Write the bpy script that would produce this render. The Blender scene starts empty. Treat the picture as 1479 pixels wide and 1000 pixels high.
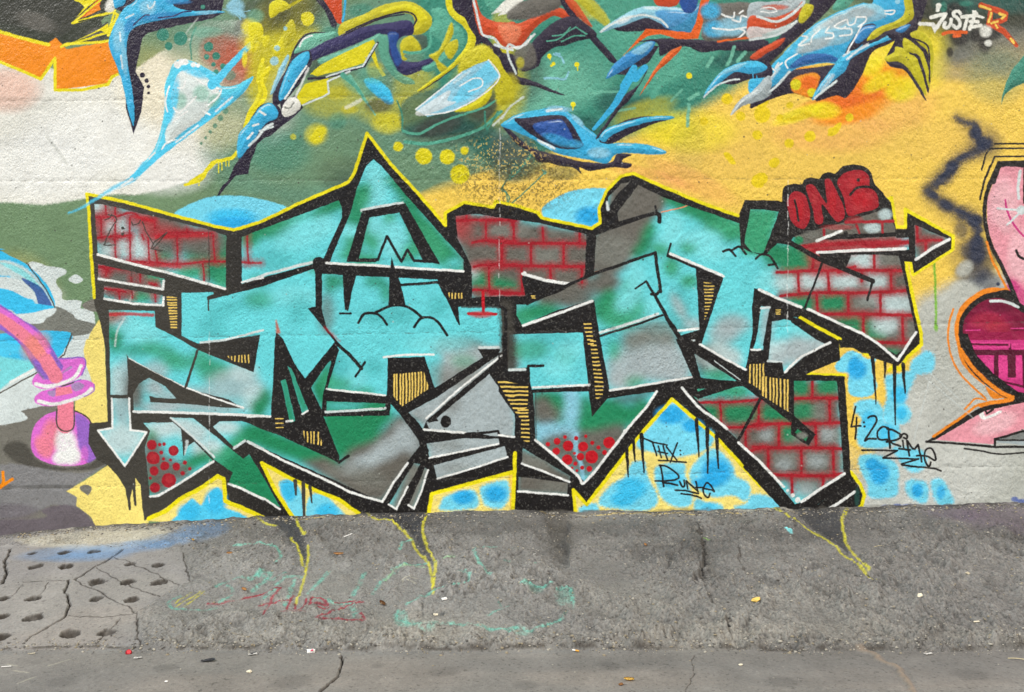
# A graffiti wall over a rough sloping apron and a strip of pavement.
import bpy, bmesh, math, random
import numpy as np
from mathutils import Vector

random.seed(4)
scn = bpy.context.scene
COL = scn.collection
# ------------------------------------------------------------------ camera
HC, FPX, PX, DW, HOR = 1.55, 1150.0, 1479.0, 6.0, 528.0     # eye height, focal in photo px, frame width, wall distance, horizon row
KW = FPX / DW                                                # photo px per metre on the wall
cam_d = bpy.data.cameras.new('camera'); cam = bpy.data.objects.new('camera', cam_d); COL.objects.link(cam)
cam.location = (0, 0, HC); cam.rotation_euler = (math.radians(90), 0, 0)
cam_d.sensor_width = 36.0; cam_d.lens = 36.0 * FPX / PX
cam_d.shift_y = -(500 - HOR) / PX * -1.0 * -1.0
cam_d.clip_start = .05; cam_d.clip_end = 400
scn.camera = cam
# ------------------------------------------------------------------ daylight
SUN_EL, SUN_AZ = 46.0, -56.0          # degrees; azimuth 0 = from straight behind the camera, negative = from the left
wd = bpy.data.worlds.new("World"); scn.world = wd; wd.use_nodes = True
nt = wd.node_tree; nt.nodes.clear()
sky = nt.nodes.new('ShaderNodeTexSky'); sky.sky_type = 'NISHITA'; sky.sun_disc = False
sky.sun_elevation = math.radians(SUN_EL); sky.sun_rotation = math.radians(180 + SUN_AZ); sky.air_density = 1.3; sky.dust_density = 4.0; sky.ozone_density = 1.0
bg = nt.nodes.new('ShaderNodeBackground'); bg.inputs['Strength'].default_value = .13
out = nt.nodes.new('ShaderNodeOutputWorld')
nt.links.new(sky.outputs[0], bg.inputs['Color']); nt.links.new(bg.outputs[0], out.inputs['Surface'])
sd = bpy.data.lights.new('sun', 'SUN'); sd.energy = 2.9; sd.angle = math.radians(8); sd.color = (1.0, .975, .935)
sun = bpy.data.objects.new('sun', sd); COL.objects.link(sun)
_e, _a = math.radians(SUN_EL), math.radians(SUN_AZ)
sdir = Vector((math.sin(_a) * math.cos(_e), -math.cos(_a) * math.cos(_e), math.sin(_e)))
sun.rotation_euler = (-sdir).to_track_quat('-Z', 'Y').to_euler(); sun.location = sdir * 20
scn.view_settings.view_transform = 'Standard'; scn.view_settings.look = 'None'
scn.view_settings.exposure = 0.35; scn.view_settings.gamma = 1.0
scn.view_settings.use_curve_mapping = False
scn.render.engine = 'CYCLES'
RNG = np.random.RandomState(7)

# ------------------------------------------------------------------ noise
def vnoise(h, w, cell, seed=0, cellx=None):
    """smooth value noise in -1..1"""
    cx = cellx or cell
    r = np.random.RandomState(seed)
    gh, gw = int(h / cell) + 3, int(w / cx) + 3
    g = r.uniform(-1, 1, (gh, gw)).astype(np.float32)
    y = np.arange(h, dtype=np.float32) / cell; x = np.arange(w, dtype=np.float32) / cx
    yi = y.astype(int); xi = x.astype(int)
    fy = y - yi; fx = x - xi
    fy = (fy * fy * (3 - 2 * fy))[:, None]; fx = (fx * fx * (3 - 2 * fx))[None, :]
    a = g[yi][:, xi]; b = g[yi][:, xi + 1]; c = g[yi + 1][:, xi]; d = g[yi + 1][:, xi + 1]
    return (a * (1 - fx) + b * fx) * (1 - fy) + (c * (1 - fx) + d * fx) * fy

def fbm(h, w, cell, octs=4, seed=0, gain=.5):
    o = np.zeros((h, w), np.float32); a = 1.; t = 0.
    for k in range(octs):
        c = cell / 2 ** k
        if c < 1.01: break
        o += a * vnoise(h, w, c, seed + 17 * k); t += a; a *= gain
    return o / max(t, 1e-6)

def lin(c):
    c = np.asarray(c, np.float32) / 255.
    return np.where(c <= .04045, c / 12.92, ((c + .055) / 1.055) ** 2.4).astype(np.float32)

def smooth(pts, closed, n=7):
    P = np.asarray(pts, np.float32)
    if len(P) < 3: return P
    out = []
    N = len(P)
    rng = range(N) if closed else range(N - 1)
    for i in rng:
        if closed: p0, p1, p2, p3 = P[i - 1], P[i], P[(i + 1) % N], P[(i + 2) % N]
        else: p0, p1, p2, p3 = P[max(i - 1, 0)], P[i], P[i + 1], P[min(i + 2, N - 1)]
        for k in range(n):
            t = k / n
            out.append(.5 * (2 * p1 + (p2 - p0) * t + (2 * p0 - 5 * p1 + 4 * p2 - p3) * t * t + (3 * p1 - p0 - 3 * p2 + p3) * t ** 3))
    if not closed: out.append(P[-1])
    return np.array(out, np.float32)

PAL = {}
class Painter:
    """a spray can for flat paint: works in wall units, ox..ox+w by oy..oy+h, s texels per unit"""
    def __init__(self, ox, oy, w, h, s, wob=.6, seed=3, wobcell=9):
        self.ox, self.oy, self.s = ox, oy, s
        self.W, self.H = int(w * s), int(h * s)
        self.layers = {'main': np.zeros((self.H, self.W, 3), np.float32)}
        self.cur = self.layers['main']
        X = ox + (np.arange(self.W, dtype=np.float32) + .5) / s
        Y = oy + (np.arange(self.H, dtype=np.float32) + .5) / s
        self.X = np.broadcast_to(X, (self.H, self.W)) + wob * fbm(self.H, self.W, wobcell * s, 2, seed)
        self.Y = np.broadcast_to(Y[:, None], (self.H, self.W)) + wob * fbm(self.H, self.W, wobcell * s, 2, seed + 5)
        self.grain = RNG.uniform(-1, 1, (self.H, self.W)).astype(np.float32) * .6 + vnoise(self.H, self.W, 2.2, seed + 9) * .8
        self.tf = (0, 0, 1.)
        self.clipmask = None; self.shade = False; self.wk = 1.; self.bk = 1.
    def pts(self, P):
        P = np.asarray(P, np.float32).copy()
        P[:, 0] = self.tf[0] + P[:, 0] / self.tf[2]; P[:, 1] = self.tf[1] + P[:, 1] / self.tf[2]
        return P
    def box(self, P, m):
        x0 = int((P[:, 0].min() - m - self.ox) * self.s); x1 = int((P[:, 0].max() + m - self.ox) * self.s) + 2
        y0 = int((P[:, 1].min() - m - self.oy) * self.s); y1 = int((P[:, 1].max() + m - self.oy) * self.s) + 2
        return max(x0, 0), min(x1, self.W), max(y0, 0), min(y1, self.H)
    def sdf(self, P, closed, m, ws=None):
        x0, x1, y0, y1 = self.box(P, m)
        if x1 <= x0 or y1 <= y0: return None
        X = self.X[y0:y1, x0:x1]; Y = self.Y[y0:y1, x0:x1]
        d2 = np.full(X.shape, 1e9, np.float32); ins = np.zeros(X.shape, bool)
        n = len(P)
        for i in range(n if closed else n - 1):
            ax, ay = P[i]; bx, by = P[(i + 1) % n]
            ex, ey = bx - ax, by - ay; L = ex * ex + ey * ey + 1e-9
            # sub-box for the distance
            mm = m + 1
            if ws is not None or not closed:
                sx0 = max(int((min(ax, bx) - mm - self.ox) * self.s) - x0, 0); sx1 = min(int((max(ax, bx) + mm - self.ox) * self.s) + 2 - x0, x1 - x0)
                sy0 = max(int((min(ay, by) - mm - self.oy) * self.s) - y0, 0); sy1 = min(int((max(ay, by) + mm - self.oy) * self.s) + 2 - y0, y1 - y0)
                if sx1 <= sx0 or sy1 <= sy0: continue
            else: sx0, sx1, sy0, sy1 = 0, x1 - x0, 0, y1 - y0
            xs = X[sy0:sy1, sx0:sx1] - ax; ys = Y[sy0:sy1, sx0:sx1] - ay
            t = np.clip((xs * ex + ys * ey) / L, 0, 1)
            if ws is not None:
                r = ws[i] + (ws[i + 1] - ws[i]) * t
                dd = np.sqrt((xs - t * ex) ** 2 + (ys - t * ey) ** 2) - r
            else: dd = (xs - t * ex) ** 2 + (ys - t * ey) ** 2
            np.minimum(d2[sy0:sy1, sx0:sx1], dd, out=d2[sy0:sy1, sx0:sx1])
            if closed and ws is None and ay != by:
                c = ((ay > Y) != (by > Y)) & (X < (bx - ax) * (Y - ay) / (by - ay) + ax)
                ins ^= c
        if ws is not None: return (x0, x1, y0, y1), d2
        d = np.sqrt(d2)
        if closed: d = np.where(ins, -d, d)
        return (x0, x1, y0, y1), d
    def comp(self, box, a, col):
        x0, x1, y0, y1 = box
        if self.clipmask is not None: a = a * self.clipmask[y0:y1, x0:x1]
        T = self.cur[y0:y1, x0:x1]
        if T.ndim == 2: T += (1 - T) * a if col is not None else -T * a
        else: T += (col - T) * a[..., None]
    def color(self, c):
        a = 1.
        if isinstance(c, str):
            if ':' in c: c, a = c.split(':'); a = float(a)
            c = PAL[c]
        return lin(c), a
    def edge(self, box, d, soft):
        x0, x1, y0, y1 = box
        s = max(soft, .75)
        g = self.grain[y0:y1, x0:x1]
        a = .5 - (d + g * min(.05 + .24 * s, 2.6)) / s
        a = np.clip(a, 0, 1)
        return a * a * (3 - 2 * a)
    def fill(self, P, col, soft=.8, curve=False):
        P = self.pts(P)
        if curve: P = smooth(P, True)
        r = self.sdf(P, True, soft + 2)
        if r is None: return
        c, al = self.color(col)
        al = self.edge(r[0], r[1], soft) * al
        self.comp(r[0], al, c)
        if self.shade and curve and r[1].size > 500:
            # airbrushed form: lighter along one flank of the shape, deeper along the other
            x0, x1, y0, y1 = r[0]; X = self.X[y0:y1, x0:x1]; Y = self.Y[y0:y1, x0:x1]
            gy, gx = np.gradient(r[1]); n = np.sqrt(gx * gx + gy * gy) + 1e-6
            k = max(4., min(14., .25 * min(P.max(0) - P.min(0))))
            s = np.clip((-gy * .85 - gx * .3) / n, -1, 1) * np.exp(-np.clip(-r[1], 0, 99) / k)
            self.comp(r[0], al * np.clip(s, 0, 1) * .42, np.clip(c * 1.5 + .1, 0, .95))
            self.comp(r[0], al * np.clip(-s, 0, 1) * .55, c * .38)
            if isinstance(col, str) and col[:1] == 'B':     # thin broken glints just inside the lit rim
                q = np.exp(-((-r[1] - 2.6) / .9) ** 2) * np.clip(s * 2 - .5, 0, 1)
                gate = np.clip(vnoise(self.H, self.W, 26 * self.s, 51)[y0:y1, x0:x1] * 3 + .2, 0, 1)
                self.comp(r[0], np.clip(al * q * gate, 0, 1) * .8, lin((232, 244, 246)))
    def stroke(self, P, col, w, soft=.8, curve=False, w1=None):
        P = self.pts(P)
        if curve: P = smooth(P, False)
        w1 = w if w1 is None else w1
        if col == 'W': w, w1 = w * self.wk, w1 * self.wk
        seg = np.r_[0, np.cumsum(np.hypot(*(P[1:] - P[:-1]).T))]
        ws = .5 * (w + (w1 - w) * seg / max(seg[-1], 1e-6))
        r = self.sdf(P, False, max(w, w1) / 2 + soft + 2, ws)
        if r is None: return
        c, al = self.color(col)
        self.comp(r[0], self.edge(r[0], r[1], soft) * al, c)
    def disc(self, x, y, r, col, soft=1.):
        p = self.pts([(x, y)])[0]; r = r / self.tf[2]
        P = np.array([p, p + 1e-3])
        self_t = self.tf; self.tf = (0, 0, 1.)
        self.stroke(P, col, 2 * r, soft); self.tf = self_t
    def blob(self, x, y, rx, ry, ang, col):
        p = self.pts([(x, y)])[0]; rx *= self.bk / self.tf[2]; ry *= self.bk / self.tf[2]
        R = max(rx, ry) * 1.05
        x0, x1, y0, y1 = self.box(np.array([p - R, p + R]), 0)
        if x1 <= x0 or y1 <= y0: return
        X = self.X[y0:y1, x0:x1] - p[0]; Y = self.Y[y0:y1, x0:x1] - p[1]
        c, s = math.cos(math.radians(ang)), math.sin(math.radians(ang))
        q = ((X * c + Y * s) / rx) ** 2 + ((-X * s + Y * c) / ry) ** 2
        a = np.clip((1 - q) * 1.15, 0, 1); a = a * a * (3 - 2 * a)
        g = self.grain[y0:y1, x0:x1]
        a = np.clip(a * (1 + .25 * g), 0, 1)
        cc, al = self.color(col)
        self.comp((x0, x1, y0, y1), a * al, cc)
    def blur(self, A, r):
        """separable box blur, three passes: soft spray mist between colours"""
        n = max(1, int(r * self.s))
        for _ in range(3):
            for ax in (0, 1):
                pad = [(0, 0)] * A.ndim; pad[ax] = (n + 1, n)
                c = np.cumsum(np.pad(A, pad, mode='edge'), axis=ax, dtype=np.float64)
                A = ((np.take(c, range(2 * n + 1, c.shape[ax]), ax) - np.take(c, range(0, c.shape[ax] - 2 * n - 1), ax)) / (2 * n + 1)).astype(np.float32)
        return A
    def run(self, text, only=None):
        for ln in text.strip().splitlines():
            ln = ln.split('#')[0].strip()
            if not ln: continue
            head, _, body = ln.partition('|')
            h = head.split(); op = h[0]
            if op == 'T': self.tf = (float(h[1]), float(h[2]), 3.847); continue
            if op == 'TG': self.tf = (0, 0, 1.); continue
            if only and op != 'TZ' and (op in 'FCB') != (only == 'fill'): continue
            if op == 'TZ': self.tf = (float(h[1]), float(h[2]), float(h[3])); continue
            for part in body.split('|'):
                P = [tuple(map(float, q.split(','))) for q in part.split()]
                if not P: continue
                if only == 'line' and h[1] == 'red' and op in 'SK': self.stroke(P, 'red:.42', 13, 9, op == 'K')
                if op == 'F': self.fill(P, h[1], float(h[2]))
                elif op == 'C': self.fill(P, h[1], float(h[2]), True)
                elif op == 'S': self.stroke(P, h[1], float(h[2]), float(h[3]))
                elif op == 'K': self.stroke(P, h[1], float(h[2]), float(h[3]), True)
                elif op == 'V': self.stroke(P, h[1], float(h[2]), float(h[4]), True, float(h[3]))
                elif op == 'W': self.stroke(P, h[1], float(h[2]), float(h[4]), False, float(h[3]))
                elif op == 'D':
                    for q in P: self.disc(q[0], q[1], q[2], h[1], float(h[2]))
                elif op == 'B':
                    for q in P: self.blob(q[0], q[1], q[2], q[3], q[4] if len(q) > 4 else 0, h[1])
                else: raise ValueError(op)
PAL.update(dict(
 K=(34,31,31), K2=(74,71,64), Yd=(232,206,24), K3=(88,86,76), Kp=(44,34,56), Kb=(38,44,62), W=(238,240,236), W2=(214,224,222), wh=(234,234,224), wr=(190,193,184),
 sage=(122,150,114), sg2=(110,150,124), sand=(242,208,94), sd2=(228,192,96), tl=(62,142,122), tl2=(92,170,146), tld=(40,96,88), tql=(120,190,165),
 Y=(238,226,24), Y2=(222,212,16), Y3=(198,190,26), Or=(246,150,12), Or2=(228,104,26), Or3=(205,80,30), sal=(236,150,110),
 B=(62,180,224), B2=(52,142,200), B3=(40,88,160), B4=(150,206,226), B5=(92,208,240), ind=(52,46,96), nav=(46,56,80),
 tq=(112,216,222), tq2=(132,222,226), tqd=(74,176,176), gn=(38,142,98), gn2=(64,164,122), gy=(130,132,124), gy2=(112,109,101), sdl=(244,226,132), rk=(128,126,117), gyl=(172,184,186), ice=(196,216,216), 
 red=(170,34,48), rd2=(190,60,66), rd3=(196,24,40), hy=(240,208,110), pk=(226,120,214), pk2=(240,140,160), pk3=(232,160,172), pk4=(238,190,196), mag=(206,60,134), mar=(132,18,64), mr2=(160,28,80), mr3=(96,12,50), hot=(226,76,150),
 pur=(150,110,200), lil=(170,150,190), wgy=(138,138,138), w2=(112,104,112), sky=(66,196,238), sk2=(126,218,240), sk3=(44,176,232), bsh=(64,96,176), grn=(130,190,60), dk=(64,68,54), or4=(240,146,40)))

BG = '''
TG
# ---- big colour fields
F sage 2 | -300,-300 1800,-300 1800,820 -300,820
F sand 6 | 600,282 640,262 700,248 760,225 860,205 980,170 1040,110 1100,60 1300,0 1800,-20 1800,820 560,820
F sg2 30 | 330,180 400,60 560,-20 620,-300 900,-300 900,60 740,200 660,262 560,285 420,300 330,270
F tl 26 | 560,-300 1150,-300 1150,60 1060,130 990,168 900,200 800,215 745,250 700,225 620,150
B sage | 40,330,260,140 | 40,420,240,140
F wh 5 | -300,60 180,110 300,30 380,30 350,120 345,200 320,236 290,256 240,273 200,281 150,282 110,289 60,296 20,293 -300,280
B wh:.8 | 330,130,120,110,30
B sg2:.7 | 345,180,60,120,20 | 360,240,60,60 | 300,60,80,60
B sal:.45 | 10,130,60,40
B gy:.18 | 20,150,80,14 | 60,205,130,9 | 40,190,60,30
B W:.6 | 130,200,120,60 | 60,240,120,60 | 240,250,80,40
K W:.35 5 3 | 108,180 100,235 160,232 | 128,165 130,230 | 186,190 184,232 | 170,220 205,222
K wr:.5 4 4 | 68,198 96,235
B sand:.22 | 240,120,90,80 | 320,170,60,60
B sg2:.5 | 270,40,90,50 | 345,120,50,60
B sand:.28 | 20,440,80,90
# right bottom pale wall
F wr 28 | 1330,430 1400,395 1500,390 1800,380 1800,820 1120,820 1150,700 1200,560 1290,480
F wr 10 | 1250,560 1800,430 1800,820 1225,820
B W:.25 | 1370,640,120,120 | 1290,720,120,30
B gy:.25 | 1380,600,50,60 | 1335,548,8,10
B sand:.8 | 1235,520,60,90 | 1240,640,30,60
F sand 5 | 1150,455 1330,470 1330,520 1240,650 1226,640 1200,545
# upper right dark
F dk 40 | 1290,-300 1800,-300 1800,40 1479,62 1400,70 1340,50 1300,20
B dk:.8 | 1310,10,70,60 | 1400,60,50,34 | 1380,70,30,30 | 1330,-60,200,100
B gy:.6 | 1430,70,90,40 | 1400,95,90,30 | 1470,80,60,50
B tld:.7 | 1380,5,40,22 | 1470,0,60,26 | 1420,-30,100,60
B sage:.4 | 1440,110,60,50
# sand variations
B sd2:.5 | 1150,230,200,60 | 1350,200,120,40 | 760,270,90,40 | 1000,230,120,50
B Y:.5 | 1000,190,80,40 | 960,185,60,30 | 1320,90,60,60 | 1300,60,90,40
B sal:.3 | 1200,190,110,40 | 1280,150,90,50 | 1000,262,90,22,25 | 940,255,80,14,15
B Or:.9 | 1240,140,90,36,-20 | 1265,120,70,30,-25 | 1160,115,50,24 | 1225,165,60,18,-10
B Or2:.6 | 1245,136,70,18,-18 | 1200,150,60,14,-10 | 1160,112,30,16
B Y:.8 | 1270,118,34,14,-30 | 1155,165,50,12,-20 | 1190,160,30,16 | 1300,128,30,24 | 1260,96,22,18,-40
D Yd 1.6 | 1100,145,11 1101,165,12 1149,122,8 1170,135,7 1141,152,5 1127,170,5 1227,170,6 1202,190,6 1170,197,8 1140,207,7 1117,236,7 1100,258,9 1120,234,6 1095,262,10 1050,143,8 1070,168,7 1017,175,6 1094,195,7
C Yd 1.6 | 1195,195 1210,178 1216,180 1208,194 | 1045,223 1053,221 1063,236 1055,236
C Yd 1.6 | 1118,180 1160,163 1172,162 1168,170 1130,176
# teal zone variations
B tql:.5 | 800,120,70,60,20 | 780,150,90,40,-30 | 840,110,60,50 | 765,140,80,30,-45
B tld:.8 | 840,190,60,30 | 900,150,50,30 | 745,230,60,40 | 1075,80,80,30 | 720,215,60,25,20
B tl2:.8 | 985,80,90,36,-30 | 950,110,70,20,-30 | 930,60,120,40 | 1010,60,60,30 | 1000,30,60,40 | 880,20,100,50
B tld:.15 | 995,205,30,60 | 690,185,110,24,-10 | 680,190,100,40
B dk:.6 | 660,180,90,36,-10 | 740,110,60,60 | 1100,90,40,30 | 500,250,60,30
B gy2:.5 | 740,210,40,60 | 330,70,50,40
B Y3:.6 | 700,130,60,60 | 730,120,40,80 | 600,125,40,40 | 570,160,70,30 | 480,140,60,40 | 930,162,60,22,-20 | 725,60,20,90
B Y2:.7 | 457,195,22,20,-30 | 560,178,30,20 | 720,110,20,60
B sage:.5 | 430,240,90,40 | 500,210,60,40 | 580,250,90,40
D Y2 2.6 | 612,226,12 646,227,11 671,218,6 575,212,7 664,252,14 424,198,4
B tl:.5 | 488,175,16,16 | 400,220,60,40
B Or3:.5 | 318,75,36,34,10 | 345,95,40,50,10 | 365,90,36,40
B Y3:.9 | 410,20,60,40,-30 | 395,60,60,50,-30 | 420,60,60,40 | 380,110,30,60,10
B dk:.7 | 430,5,60,50,-30 | 380,20,50,40 | 460,90,30,40
'''

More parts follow.
